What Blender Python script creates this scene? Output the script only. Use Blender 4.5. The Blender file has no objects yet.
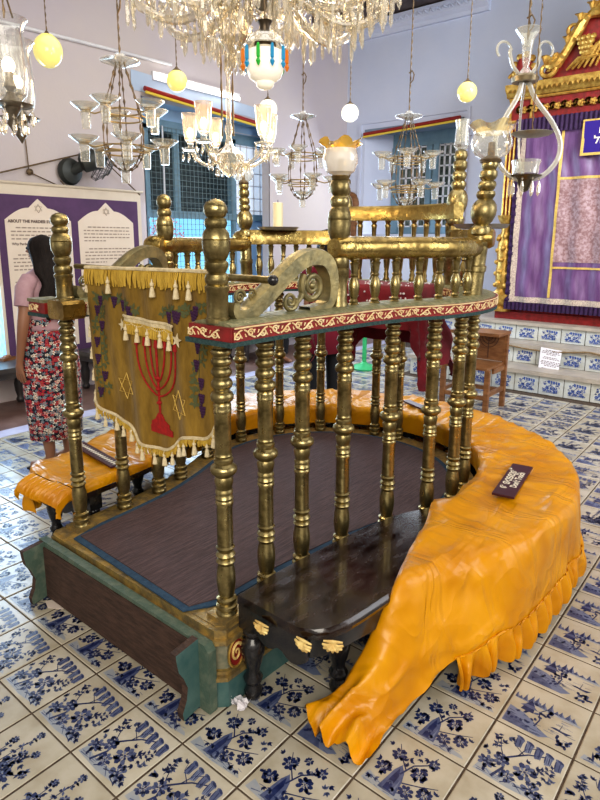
import bpy, math, random
from mathutils import Vector, Matrix, noise as mnoise
random.seed(7)
PI = math.pi
scene = bpy.context.scene
col = scene.collection
sin, cos = math.sin, math.cos
def lerp(a, b, t): return a + (b - a) * t
def nz(x, y, z=0.0): return mnoise.noise(Vector((x, y, z)))

# ------------------------------------------------------------------ camera model (measuring only)
FPX = 596.4; PITCH = math.radians(11.81); ROLL = math.radians(.29); CAMH = 1.632; YAW = math.radians(39.3)
PYC = 364.6; CAMX, CAMY = .058, -.072     # principal row and standing point
def ray(u, v):
    x = (u - 300) / FPX; y = (v - PYC) / FPX
    a = x * cos(ROLL) + y * sin(ROLL); b = -x * sin(ROLL) + y * cos(ROLL)
    X, Y, Zz = a, cos(PITCH) - b * sin(PITCH), -sin(PITCH) - b * cos(PITCH)
    return (cos(YAW) * X - sin(YAW) * Y, sin(YAW) * X + cos(YAW) * Y, Zz)
def at_z(u, v, z):
    r = ray(u, v); t = (z - CAMH) / r[2]; return Vector((CAMX + r[0] * t, CAMY + r[1] * t, z))
def at_x(u, v, x):
    r = ray(u, v); t = (x - CAMX) / r[0]; return Vector((x, CAMY + r[1] * t, CAMH + r[2] * t))
def at_y(u, v, y):
    r = ray(u, v); t = (y - CAMY) / r[1]; return Vector((CAMX + r[0] * t, y, CAMH + r[2] * t))
def at_d(u, v, d):
    r = ray(u, v); f = -sin(YAW) * r[0] + cos(YAW) * r[1]; t = d / f
    return Vector((CAMX + r[0] * t, CAMY + r[1] * t, CAMH + r[2] * t))

# ------------------------------------------------------------------ materials
def newmat(name):
    m = bpy.data.materials.new(name); m.use_nodes = True
    nt = m.node_tree; nt.nodes.clear()
    out = nt.nodes.new('ShaderNodeOutputMaterial')
    p = nt.nodes.new('ShaderNodeBsdfPrincipled')
    nt.links.new(p.outputs[0], out.inputs[0])
    return m, nt, p, out
def M(name, c1, c2=None, scale=6., rough=.5, metal=0., bump=0., bscale=40., emit=None, estr=0., coat=0., stretch=(1,1,1), sheen=0., rough2=None, detail=4., lo=.35, hi=.65, spec=None, alpha=None):
    m, nt, p, out = newmat(name)
    N, L = nt.nodes.new, nt.links.new
    p.inputs['Base Color'].default_value = (*c1, 1)
    p.inputs['Roughness'].default_value = rough
    p.inputs['Metallic'].default_value = metal
    if coat: p.inputs['Coat Weight'].default_value = coat; p.inputs['Coat Roughness'].default_value = .08
    if sheen: p.inputs['Sheen Weight'].default_value = sheen
    if spec is not None: p.inputs['Specular IOR Level'].default_value = spec
    if emit: p.inputs['Emission Color'].default_value = (*emit, 1); p.inputs['Emission Strength'].default_value = estr
    if alpha is not None: p.inputs['Alpha'].default_value = alpha
    if c2 or bump:
        tc = N('ShaderNodeTexCoord'); mp = N('ShaderNodeMapping'); L(tc.outputs['Object'], mp.inputs[0]); mp.inputs['Scale'].default_value = stretch
    if c2:
        n = N('ShaderNodeTexNoise'); n.inputs['Scale'].default_value = scale; n.inputs['Detail'].default_value = detail; n.inputs['Roughness'].default_value = .6
        L(mp.outputs[0], n.inputs['Vector'])
        r = N('ShaderNodeValToRGB'); r.color_ramp.elements[0].position = lo; r.color_ramp.elements[1].position = hi
        r.color_ramp.elements[0].color = (*c1, 1); r.color_ramp.elements[1].color = (*c2, 1)
        L(n.outputs['Fac'], r.inputs[0]); L(r.outputs[0], p.inputs['Base Color'])
        if rough2 is not None:
            mr = N('ShaderNodeMapRange'); mr.inputs['From Min'].default_value = lo; mr.inputs['From Max'].default_value = hi
            mr.inputs['To Min'].default_value = rough; mr.inputs['To Max'].default_value = rough2
            L(n.outputs['Fac'], mr.inputs['Value']); L(mr.outputs[0], p.inputs['Roughness'])
    if bump:
        nb = N('ShaderNodeTexNoise'); nb.inputs['Scale'].default_value = bscale; nb.inputs['Detail'].default_value = 3
        L(mp.outputs[0], nb.inputs['Vector'])
        b = N('ShaderNodeBump'); b.inputs['Strength'].default_value = bump; b.inputs['Distance'].default_value = .01
        L(nb.outputs['Fac'], b.inputs['Height']); L(b.outputs[0], p.inputs['Normal'])
    return m
def glass(name, tint=(1, 1, 1), body=.12, gloss=.25, rough=.03, emit=None, estr=0.):
    m = bpy.data.materials.new(name); m.use_nodes = True
    nt = m.node_tree; nt.nodes.clear(); N, L = nt.nodes.new, nt.links.new
    out = N('ShaderNodeOutputMaterial'); tr = N('ShaderNodeBsdfTransparent'); tr.inputs[0].default_value = (*tint, 1)
    df = N('ShaderNodeBsdfDiffuse'); df.inputs[0].default_value = (*tint, 1)
    gl = N('ShaderNodeBsdfGlossy'); gl.inputs[0].default_value = (1, 1, 1, 1); gl.inputs[1].default_value = rough
    lw = N('ShaderNodeLayerWeight'); lw.inputs[0].default_value = gloss
    m1 = N('ShaderNodeMixShader'); m1.inputs[0].default_value = body; L(tr.outputs[0], m1.inputs[1]); L(df.outputs[0], m1.inputs[2])
    m2 = N('ShaderNodeMixShader'); L(lw.outputs['Facing'], m2.inputs[0]); L(m1.outputs[0], m2.inputs[1]); L(gl.outputs[0], m2.inputs[2])
    last = m2
    if emit:
        em = N('ShaderNodeEmission'); em.inputs[0].default_value = (*emit, 1); em.inputs[1].default_value = estr
        ad = N('ShaderNodeAddShader'); L(m2.outputs[0], ad.inputs[0]); L(em.outputs[0], ad.inputs[1]); last = ad
    L(last.outputs[0], out.inputs[0])
    return m

BR = M('aged brass', (.46, .375, .18), (.16, .125, .055), scale=17, rough=.24, rough2=.48, metal=.96, bump=.12, bscale=60)
BR2 = M('dark brass', (.34, .25, .10), (.12, .08, .035), scale=18, rough=.25, rough2=.45, metal=.95, bump=.1, bscale=60)
BRH = M('hammered brass sheet', (.58, .43, .15), (.22, .15, .05), scale=9, rough=.2, rough2=.4, metal=.96, bump=.5, bscale=22)
PEWT = M('worn gilt bracket', (.40, .33, .16), (.20, .18, .10), scale=16, rough=.38, metal=.7, bump=.25, bscale=40)
GOLD = M('gilded carving', (.80, .55, .15), (.42, .22, .05), scale=18, rough=.32, metal=.7, bump=.3, bscale=60)
GOLDP = M('gold paint', (.85, .66, .28), (.6, .38, .12), scale=30, rough=.5, metal=.2)
REDP = M('red lacquer', (.30, .02, .02), (.16, .015, .012), scale=20, rough=.4, bump=.1)
RAILT = M('worn green rail top', (.16, .17, .09), (.30, .28, .16), scale=35, rough=.55, metal=.2, bump=.5, bscale=70, rough2=.4)
FRNG = M('blue green braid', (.02, .05, .055), (.045, .09, .085), scale=80, rough=.9, bump=.6, bscale=120)
CREAM = M('cream painted scroll', (.85, .72, .45), (.7, .5, .25), scale=30, rough=.5)
TEAL = M('chipped teal paint', (.045, .115, .115), (.09, .165, .155), scale=12, rough=.55, bump=.2, bscale=25)
TEALG = M('chipped green edge', (.085, .13, .10), (.17, .20, .15), scale=22, rough=.5, bump=.4, bscale=60, lo=.45, hi=.75)
DKWD = M('rough brown plank', (.045, .025, .018), (.09, .05, .035), scale=14, rough=.75, bump=.35, bscale=30, stretch=(1, 4, 6))
GILTW = M('rubbed gilt step', (.50, .34, .10), (.22, .17, .09), scale=22, rough=.4, metal=.5, bump=.5, bscale=50)
EBONY = M('polished black brown wood', (.008, .004, .003), (.026, .011, .006), scale=9, rough=.12, coat=.6, rough2=.3, stretch=(3, 1, 1), bump=.08, bscale=60)
BLACKW = M('black lacquered wood', (.010, .011, .014), (.025, .022, .022), scale=10, rough=.22, coat=.3)
OAK = M('brown stained wood', (.16, .065, .022), (.28, .13, .05), scale=8, rough=.42, stretch=(1, 1, 5), bump=.1)
BENCHD = M('dark wall bench wood', (.03, .028, .03), (.07, .06, .055), scale=6, rough=.35)
def satin():
    m, nt, p, out = newmat('marigold satin'); N, L = nt.nodes.new, nt.links.new
    tc = N('ShaderNodeTexCoord'); n = N('ShaderNodeTexNoise'); n.inputs['Scale'].default_value = 5; L(tc.outputs['Object'], n.inputs['Vector'])
    r = N('ShaderNodeValToRGB'); r.color_ramp.elements[0].color = (.56, .225, .001, 1); r.color_ramp.elements[1].color = (.72, .33, .003, 1); r.color_ramp.elements[0].position = .35; r.color_ramp.elements[1].position = .65
    L(n.outputs['Fac'], r.inputs[0]); L(r.outputs[0], p.inputs['Base Color']); p.inputs['Roughness'].default_value = .34; p.inputs['Specular IOR Level'].default_value = .45
    hs = []
    for (sx, sy, sc_, dist, w_) in ((1, 4, 1.7, 1.0, 1.0), (5, 1.3, 1.3, .8, .9), (2, 2, 6, .5, .07)):
        mp = N('ShaderNodeMapping'); mp.inputs['Scale'].default_value = (sx, sy, 2); mp.inputs['Rotation'].default_value = (0, 0, sx * .3); L(tc.outputs['Object'], mp.inputs[0])
        q = N('ShaderNodeTexNoise'); q.inputs['Scale'].default_value = sc_; q.inputs['Detail'].default_value = 2; q.inputs['Distortion'].default_value = dist; L(mp.outputs[0], q.inputs['Vector'])
        a = N('ShaderNodeMath'); a.operation = 'SUBTRACT'; a.inputs[1].default_value = .5; L(q.outputs['Fac'], a.inputs[0])
        b_ = N('ShaderNodeMath'); b_.operation = 'ABSOLUTE'; L(a.outputs[0], b_.inputs[0]); c_ = N('ShaderNodeMath'); c_.operation = 'MULTIPLY'; c_.inputs[1].default_value = -w_; L(b_.outputs[0], c_.inputs[0]); hs.append(c_)
    s1 = N('ShaderNodeMath'); L(hs[0].outputs[0], s1.inputs[0]); L(hs[1].outputs[0], s1.inputs[1]); s2 = N('ShaderNodeMath'); L(s1.outputs[0], s2.inputs[0]); L(hs[2].outputs[0], s2.inputs[1])
    bm_ = N('ShaderNodeBump'); bm_.inputs['Strength'].default_value = .55; bm_.inputs['Distance'].default_value = .055; L(s2.outputs[0], bm_.inputs['Height']); L(bm_.outputs[0], p.inputs['Normal'])
    return m
SATIN = satin()
WALLL = M('lilac limewash', (.60, .54, .52), (.55, .50, .53), scale=.9, rough=.9, bump=.12, bscale=30)
WALLB = M('pale blue limewash', (.60, .655, .79), (.65, .695, .81), scale=1.2, rough=.9, bump=.15, bscale=20)
LBLUE = M('light blue wall paint', (.36, .55, .75), (.42, .60, .78), scale=2, rough=.8)
TEALF = M('blue window paint', (.16, .27, .34), (.20, .32, .39), scale=9, rough=.5)
FROST = M('white frosted pane', (.72, .78, .84), (.62, .68, .74), scale=18, rough=.3, emit=(.75, .85, 1), estr=.35)
WHITEP = M('white paint', (.8, .8, .8), (.7, .7, .72), scale=8, rough=.5)
DARKP = M('dark pane', (.03, .05, .045), (.10, .16, .12), scale=9, rough=.15)
MESHM = M('galvanised mesh', (.20, .27, .27), rough=.5, metal=.3)
CLEAR = glass('clear glass', (.96, .96, .95), .06, .18, .05)
CLEAR2 = glass('thick pale glass', (.90, .90, .86), .20, .22, .06)
CRYST = glass('cut crystal', (1, .96, .87), .24, .42, .03)
MILK = M('milk glass', (.9, .85, .75), rough=.15, emit=(1, .86, .6), estr=.25)
MILKT = glass('milky white tube', (.80, .79, .72), .42, .22, .08)
YGLOB = M('pale yellow globe', (.80, .72, .25), rough=.12, emit=(1, .86, .25), estr=.34, coat=.3)
WGLOB = M('warm white globe', (.9, .88, .75), rough=.12, emit=(1, .93, .70), estr=.6, coat=.3)
BULB = M('lit bulb', (1, .9, .7), rough=.3, emit=(1, .84, .56), estr=8)
LITG = glass('lit etched shade', (1, .92, .84), .26, .3, .1, (1, .78, .52), .05)
TUBEL = M('lit tube', (1, 1, 1), rough=.3, emit=(1, .96, .88), estr=7)
CHAINM = M('rusty chain', (.10, .075, .05), (.22, .15, .08), scale=60, rough=.5, metal=.7)
BRASSTH = M('thin brass ring', (.55, .40, .2), rough=.3, metal=.9)
FANM = M('dark grey fan metal', (.06, .065, .06), rough=.5, metal=.5)
VELV = M('golden brown velvet', (.17, .095, .008), (.30, .18, .025), scale=6, rough=.95, sheen=.12, bump=.3, bscale=30, stretch=(3, 1, 1))
FRY = M('yellow bullion fringe', (.62, .42, .07), (.42, .26, .03), scale=40, rough=.8, bump=.4, bscale=150, stretch=(1, 1, .1))
FRC = M('cream tassel thread', (.72, .62, .42), (.55, .44, .25), scale=60, rough=.9)
REDE = M('red embroidery', (.42, .015, .012), (.28, .012, .01), scale=60, rough=.8)
GRAPE = M('purple grapes embroidery', (.05, .012, .055), rough=.8)
LEAFE = M('green leaf embroidery', (.10, .11, .045), rough=.9)
MATM = M('woven mat', (.05, .03, .032), (.14, .085, .085), scale=5, rough=.75, bump=.9, bscale=12, stretch=(30, 2.0, 1), lo=.3, hi=.7)
MATB = M('blue mat border', (.02, .05, .095), (.035, .08, .135), scale=40, rough=.9, bump=.4, bscale=90)
MARO = M('maroon velvet', (.20, .004, .015), (.12, .003, .01), scale=9, rough=.85, sheen=.08, bump=.2, bscale=12)
MARBLE = M('worn grey marble', (.50, .44, .36), (.37, .33, .28), scale=6, rough=.45)
FLRWD = M('brown stone border', (.16, .09, .075), (.24, .15, .12), scale=5, rough=.4)
LILACST = M('pale lilac kerb', (.40, .38, .50), (.50, .48, .58), scale=5, rough=.5)
PURP = M('purple satin curtain', (.115, .048, .145), (.20, .10, .235), scale=5, rough=.36, sheen=.05, bump=.06, bscale=12, stretch=(4, 4, .6))
PURPD = M('deep purple trim', (.02, .004, .035), (.045, .01, .075), scale=30, rough=.7)
BROC = M('mauve brocade', (.26, .14, .14), (.42, .29, .30), scale=28, rough=.5, bump=.3, bscale=70, lo=.42, hi=.58)
LACE = M('cream lace braid', (.62, .52, .40), (.40, .30, .26), scale=70, rough=.7, lo=.42, hi=.58)
GBRAID = M('gold braid', (.70, .50, .14), (.55, .36, .08), scale=50, rough=.5)
BLUEP = M('royal blue velvet', (.03, .008, .22), rough=.7)
PRPL = M('purple printed vinyl', (.08, .035, .10), (.105, .045, .125), scale=6, rough=.6)
PAPER = M('cream printed panel', (.72, .62, .50), (.76, .66, .55), scale=4, rough=.7)
INK = M('brown ink', (.11, .07, .06), rough=.8)
INKL = M('faded text', (.34, .27, .22), rough=.8)
WPAP = M('white paper', (.74, .71, .74), rough=.7)
SIGNB = M('dark plum sign board', (.055, .012, .022), rough=.35)
LETT = M('cream lettering', (.85, .78, .62), rough=.6)
CANDLE = M('cream candle wax', (.85, .76, .52), rough=.45)
PLATEM = M('grey metal pan', (.42, .40, .36), (.30, .28, .25), scale=12, rough=.4, metal=.6)
GREENP = M('green painted stand', (.04, .42, .14), (.06, .5, .2), scale=10, rough=.4)
SKIN = M('brown skin', (.30, .15, .09), rough=.5)
HAIR = M('black hair', (.010, .008, .008), (.02, .014, .012), scale=30, rough=.6, spec=.2, stretch=(6, 6, .4), bump=.4, bscale=60)
BLOUSE = M('mauve pink blouse', (.40, .25, .29), (.46, .31, .34), scale=20, rough=.9)
MAROC = M('maroon cotton', (.16, .006, .02), rough=.9)
BLACKC = M('black cotton', (.01, .01, .012), rough=.9)
REDROPE = M('red painted moulding', (.30, .02, .015), rough=.4)
YELROPE = M('yellow painted moulding', (.78, .58, .08), rough=.4)
WOODC = M('dark ceiling wood', (.07, .05, .045), (.13, .10, .09), scale=6, rough=.6)
CYAND = M('blue crystal drop', (.02, .22, .42), rough=.1, emit=(.02, .35, .6), estr=.15)
ORAND = M('orange crystal drop', (.6, .16, .01), rough=.1, emit=(.7, .2, .02), estr=.15)
GRND = M('green crystal drop', (.02, .35, .04), rough=.1, emit=(.05, .5, .05), estr=.15)
GLDG = glass('amber gilt glass', (1, .62, .12), .55, .3, .05)
GLDP = glass('pale gilt glass', (1, .85, .5), .3, .35, .05)
FROSTG = glass('frosted white glass', (.95, .9, .82), .62, .25, .2)

# ------------------------------------------------------------------ mesh builder
class MB:
    def __init__(s): s.v = []; s.f = []; s.m = []
    def add(s, vs, fs, mat=0):
        o = len(s.v); s.v += [tuple(v) for v in vs]
        for f in fs: s.f.append(tuple(i + o for i in f)); s.m.append(mat)
        return s
    def box(s, x0, x1, y0, y1, z0, z1, mat=0):
        return s.add([(x0,y0,z0),(x1,y0,z0),(x1,y1,z0),(x0,y1,z0),(x0,y0,z1),(x1,y0,z1),(x1,y1,z1),(x0,y1,z1)],
                     [(3,2,1,0),(4,5,6,7),(0,1,5,4),(1,2,6,5),(2,3,7,6),(3,0,4,7)], mat)
    def obox(s, c, sx, sy, sz, rz=0., mat=0, R=None):
        R = R or Matrix.Rotation(rz, 3, 'Z'); c = Vector(c)
        vs = [c + R @ Vector((a * sx / 2, b * sy / 2, d * sz / 2)) for d in (-1, 1) for a, b in ((-1,-1),(1,-1),(1,1),(-1,1))]
        return s.add(vs, [(3,2,1,0),(4,5,6,7),(0,1,5,4),(1,2,6,5),(2,3,7,6),(3,0,4,7)], mat)
    def lathe(s, prof, c=(0, 0, 0), n=16, mat=0, axis=None, tilt=(0, 0), cap=True, ang0=0.):
        c = Vector(c); rows = []
        if axis is not None:
            q = Vector((0, 0, 1)).rotation_difference(Vector(axis).normalized())
        vs = []
        for r, z in prof:
            for k in range(n):
                a = 2 * PI * k / n + ang0
                p = Vector((r * cos(a) + tilt[0] * z, r * sin(a) + tilt[1] * z, z))
                if axis is not None: p = q @ p
                vs.append(c + p)
        fs = []
        for i in range(len(prof) - 1):
            for k in range(n):
                a, b = i * n + k, i * n + (k + 1) % n
                fs.append((a, b, b + n, a + n))
        if cap:
            if prof[0][0] > 1e-5: fs.append(tuple(range(n - 1, -1, -1)))
            if prof[-1][0] > 1e-5: fs.append(tuple((len(prof) - 1) * n + k for k in range(n)))
        return s.add(vs, fs, mat)
    def tube(s, pts, r, n=8, mat=0, closed=False, cap=True):
        pts = [Vector(p) for p in pts]; N = len(pts); vs = []; fs = []
        up = None
        for i, p in enumerate(pts):
            if closed: t = pts[(i + 1) % N] - pts[i - 1]
            else: t = pts[min(i + 1, N - 1)] - pts[max(i - 1, 0)]
            if t.length < 1e-9: t = Vector((0, 0, 1))
            t.normalize()
            if up is None:
                up = Vector((0, 0, 1)) if abs(t.z) < .9 else Vector((1, 0, 0))
            a = up - t * up.dot(t)
            if a.length < 1e-6: a = t.orthogonal()
            a.normalize(); up = a; b = t.cross(a)
            rr = r[i] if isinstance(r, (list, tuple)) else r
            for k in range(n):
                th = 2 * PI * k / n; vs.append(p + a * (rr * cos(th)) + b * (rr * sin(th)))
        for i in range(N if closed else N - 1):
            j = (i + 1) % N
            for k in range(n):
                k2 = (k + 1) % n; fs.append((i * n + k, i * n + k2, j * n + k2, j * n + k))
        if cap and not closed: fs.append(tuple(range(n - 1, -1, -1))); fs.append(tuple((N - 1) * n + k for k in range(n)))
        return s.add(vs, fs, mat)
    def grid(s, rows, mat=0, closed_u=False, matf=None):
        R, C = len(rows), len(rows[0]); o = len(s.v)
        for r in rows: s.v += [tuple(p) for p in r]
        for i in range(R - 1):
            for j in range(C if closed_u else C - 1):
                k = (j + 1) % C
                s.f.append((o + i * C + j, o + i * C + k, o + (i + 1) * C + k, o + (i + 1) * C + j)); s.m.append(matf(i, j) if matf else mat)
        return s
    def prism(s, poly, o, U, V, th, mat=0, side=None):
        o, U, V = Vector(o), Vector(U), Vector(V); W = U.cross(V).normalized() * th; n = len(poly)
        vs = [o + U * a + V * b for a, b in poly] + [o + U * a + V * b + W for a, b in poly]
        s.add(vs, [tuple(range(n - 1, -1, -1)), tuple(range(n, 2 * n))], mat)
        o2 = len(s.v) - 2 * n
        for i in range(n):
            j = (i + 1) % n; s.f.append((o2 + i, o2 + j, o2 + n + j, o2 + n + i)); s.m.append(mat if side is None else side)
        return s
    def sphere(s, c, r, n=12, mat=0, sc=(1, 1, 1)):
        m = n // 2; prof = [(r * sin(PI * i / m), -r * cos(PI * i / m)) for i in range(m + 1)]
        c = Vector(c); vs = []; fs = []
        for rr, z in prof:
            for k in range(n): vs.append(c + Vector((rr * cos(2*PI*k/n) * sc[0], rr * sin(2*PI*k/n) * sc[1], z * sc[2])))
        for i in range(m):
            for k in range(n): fs.append((i*n+k, i*n+(k+1)%n, (i+1)*n+(k+1)%n, (i+1)*n+k))
        return s.add(vs, fs, mat)
    def build(s, name, mats, parent=None, smooth=True, ang=40, local=False, fixn=False):
        me = bpy.data.meshes.new(name)
        me.from_pydata(s.v, [], s.f)
        if not isinstance(mats, (list, tuple)): mats = [mats]
        for m in mats: me.materials.append(m)
        if len(mats) > 1: me.polygons.foreach_set('material_index', s.m)
        if smooth:
            me.polygons.foreach_set('use_smooth', [True] * len(me.polygons))
            me.set_sharp_from_angle(angle=math.radians(ang))
        me.update()
        if fixn:
            import bmesh
            bm = bmesh.new(); bm.from_mesh(me); bmesh.ops.remove_doubles(bm, verts=bm.verts, dist=1e-6); bmesh.ops.recalc_face_normals(bm, faces=bm.faces); bm.to_mesh(me); bm.free()
        o = bpy.data.objects.new(name, me); col.objects.link(o)
        if parent:
            o.parent = parent
            if not local:
                pr = parent
                loc = Vector((0, 0, 0))
                while pr: loc += Vector(pr.location) if pr.type == 'EMPTY' else Vector((0, 0, 0)); pr = pr.parent
                if parent.type == 'EMPTY': o.matrix_parent_inverse = Matrix.Translation(-Vector(parent.location))
        return o

def tag(o, label=None, cat=None, group=None, kind=None):
    if label: o['label'] = label
    if cat: o['category'] = cat
    if group: o['group'] = group
    if kind: o['kind'] = kind
    return o
def thing(name, label, cat, loc=(0, 0, 0), group=None, rz=0.):
    o = bpy.data.objects.new(name, None); col.objects.link(o); o.location = loc; o.rotation_euler = (0, 0, rz); o.empty_display_size = .1
    return tag(o, label, cat, group)
def copy_tree(o, parent=None):
    c = o.copy(); col.objects.link(c)
    if parent: c.parent = parent
    for ch in [q for q in KIDS.get(o.name, [])]: copy_tree(ch, c)
    return c
KIDS = {}
def index_kids(root):
    allo = list(bpy.data.objects)
    for o in allo: KIDS.setdefault(o.name, [])
    for k in KIDS: KIDS[k] = []
    for o in allo:
        if o.parent: KIDS.setdefault(o.parent.name, []).append(o)
def dup(root, loc, label, group=None, rz=0., scale=None):
    index_kids(root)
    c = copy_tree(root); c.location = loc; c.rotation_euler = (0, 0, rz)
    if scale: c.scale = (scale,) * 3
    c['label'] = label
    if group: c['group'] = group
    return c
def struct(name, mb, mats, **k): return tag(mb.build(name, mats, **k), kind='structure')

def text_geo(txt, size, o, U, V, off=.0, align='CENTER', bold=0., spacing=1.):
    cu = bpy.data.curves.new('t', 'FONT'); cu.body = txt; cu.size = size; cu.align_x = align; cu.offset = bold; cu.space_line = spacing; cu.resolution_u = 3
    ob = bpy.data.objects.new('t', cu); col.objects.link(ob)
    dg = bpy.context.evaluated_depsgraph_get(); me = ob.evaluated_get(dg).to_mesh()
    U, V, o = Vector(U).normalized(), Vector(V).normalized(), Vector(o); W = U.cross(V)
    vs = [o + U * v.co.x + V * v.co.y + W * off for v in me.vertices]; fs = [tuple(p.vertices) for p in me.polygons]
    ob.evaluated_get(dg).to_mesh_clear(); bpy.data.objects.remove(ob); bpy.data.curves.remove(cu)
    return vs, fs
def catmull(P, n=8, closed=False):
    P = [Vector(p) for p in P]; out = []; N = len(P)
    rng = range(N if closed else N - 1)
    for i in rng:
        p0 = P[(i - 1) % N] if closed else P[max(i - 1, 0)]; p1 = P[i]; p2 = P[(i + 1) % N]; p3 = P[(i + 2) % N] if closed else P[min(i + 2, N - 1)]
        for k in range(n):
            t = k / n
            out.append(.5 * ((2 * p1) + (p2 - p0) * t + (2*p0 - 5*p1 + 4*p2 - p3) * t*t + (3*p1 - p0 - 3*p2 + p3) * t**3))
    if not closed: out.append(P[-1])
    return out

# ================================================================== painted tiles
TS = 1.55 / 6.1022; TX, TY = -2.570, .982
class Paint:
    def __init__(s, seed): s.r = random.Random(seed); s.p = []
    def clip(s, q): return (min(.965, max(.035, q[0])), min(.965, max(.035, q[1])))
    def poly(s, pts, m, lay=1): s.p.append(([s.clip(q) for q in pts], m, lay))
    def blob(s, x, y, rx, ry, rot=0., n=6, m=0, lay=1, j=.18):
        pts = []
        for k in range(n):
            a = 2 * PI * k / n; q = 1 + s.r.uniform(-j, j)
            px, py = rx * cos(a) * q, ry * sin(a) * q
            pts.append((x + px * cos(rot) - py * sin(rot), y + px * sin(rot) + py * cos(rot)))
        s.poly(pts, m, lay)
    def stroke(s, pts, w, m=0, lay=1, taper=.5):
        n = len(pts)
        for i in range(n - 1):
            (x0, y0), (x1, y1) = pts[i], pts[i + 1]; d = math.hypot(x1 - x0, y1 - y0) or 1e-6
            nx, ny = -(y1 - y0) / d, (x1 - x0) / d
            w0 = w * (1 - (1 - taper) * i / (n - 1)) / 2; w1 = w * (1 - (1 - taper) * (i + 1) / (n - 1)) / 2
            s.poly([(x0 + nx*w0, y0 + ny*w0), (x0 - nx*w0, y0 - ny*w0), (x1 - nx*w1, y1 - ny*w1), (x1 + nx*w1, y1 + ny*w1)], m, lay)
    def leaf(s, x, y, L, rot, m=0, w=.38):
        c, q = cos(rot), sin(rot)
        s.poly([(x, y), (x + c*L*.4 - q*L*w/2, y + q*L*.4 + c*L*w/2), (x + c*L, y + q*L), (x + c*L*.4 + q*L*w/2, y + q*L*.4 - c*L*w/2)], m, 3)
    def flower(s, x, y, R, m1=1, m0=0):
        n = 8
        for k in range(n):
            a = 2*PI*k/n + s.r.uniform(-.2, .2)
            s.blob(x + cos(a)*R*.72, y + sin(a)*R*.72, R*.36, R*.28, a, 6, m1 if k % 3 else m0, 3)
        for k in range(6):
            a = 2*PI*k/6 + .4; s.blob(x + cos(a)*R*.34, y + sin(a)*R*.34, R*.2, R*.13, a, 5, m0 if k % 2 else 2, 4)
        s.blob(x, y, R*.14, R*.14, 0, 5, m0, 5)
    def sprig(s, x, y, L, rot, n=5, m=0):
        c, q = cos(rot), sin(rot); b = s.r.uniform(-.5, .5)
        pts = [(x + c*L*t - q*b*L*t*t*.5, y + q*L*t + c*b*L*t*t*.5) for t in (0, .35, .7, 1)]
        s.stroke(pts, .012, m, 2)
        for k in range(n):
            t = (k + 1) / n; px = x + c*L*t - q*b*L*t*t*.5; py = y + q*L*t + c*b*L*t*t*.5
            s.leaf(px, py, .075, rot + (1.1 if k % 2 else -1.1) + s.r.uniform(-.4, .4), m, .55)
    def ground(s, y0):
        s.poly([(.05, .06), (.5, .04), (.95, .08), (.9, y0*.7), (.6, y0), (.3, y0*.8), (.08, y0*1.2)], 3, 0)
        for k in range(7):
            x = s.r.uniform(.08, .8); s.stroke([(x, s.r.uniform(.05, y0)), (x + .12, s.r.uniform(.05, y0))], .016, s.r.choice((0, 1, 2)), 1)
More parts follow.
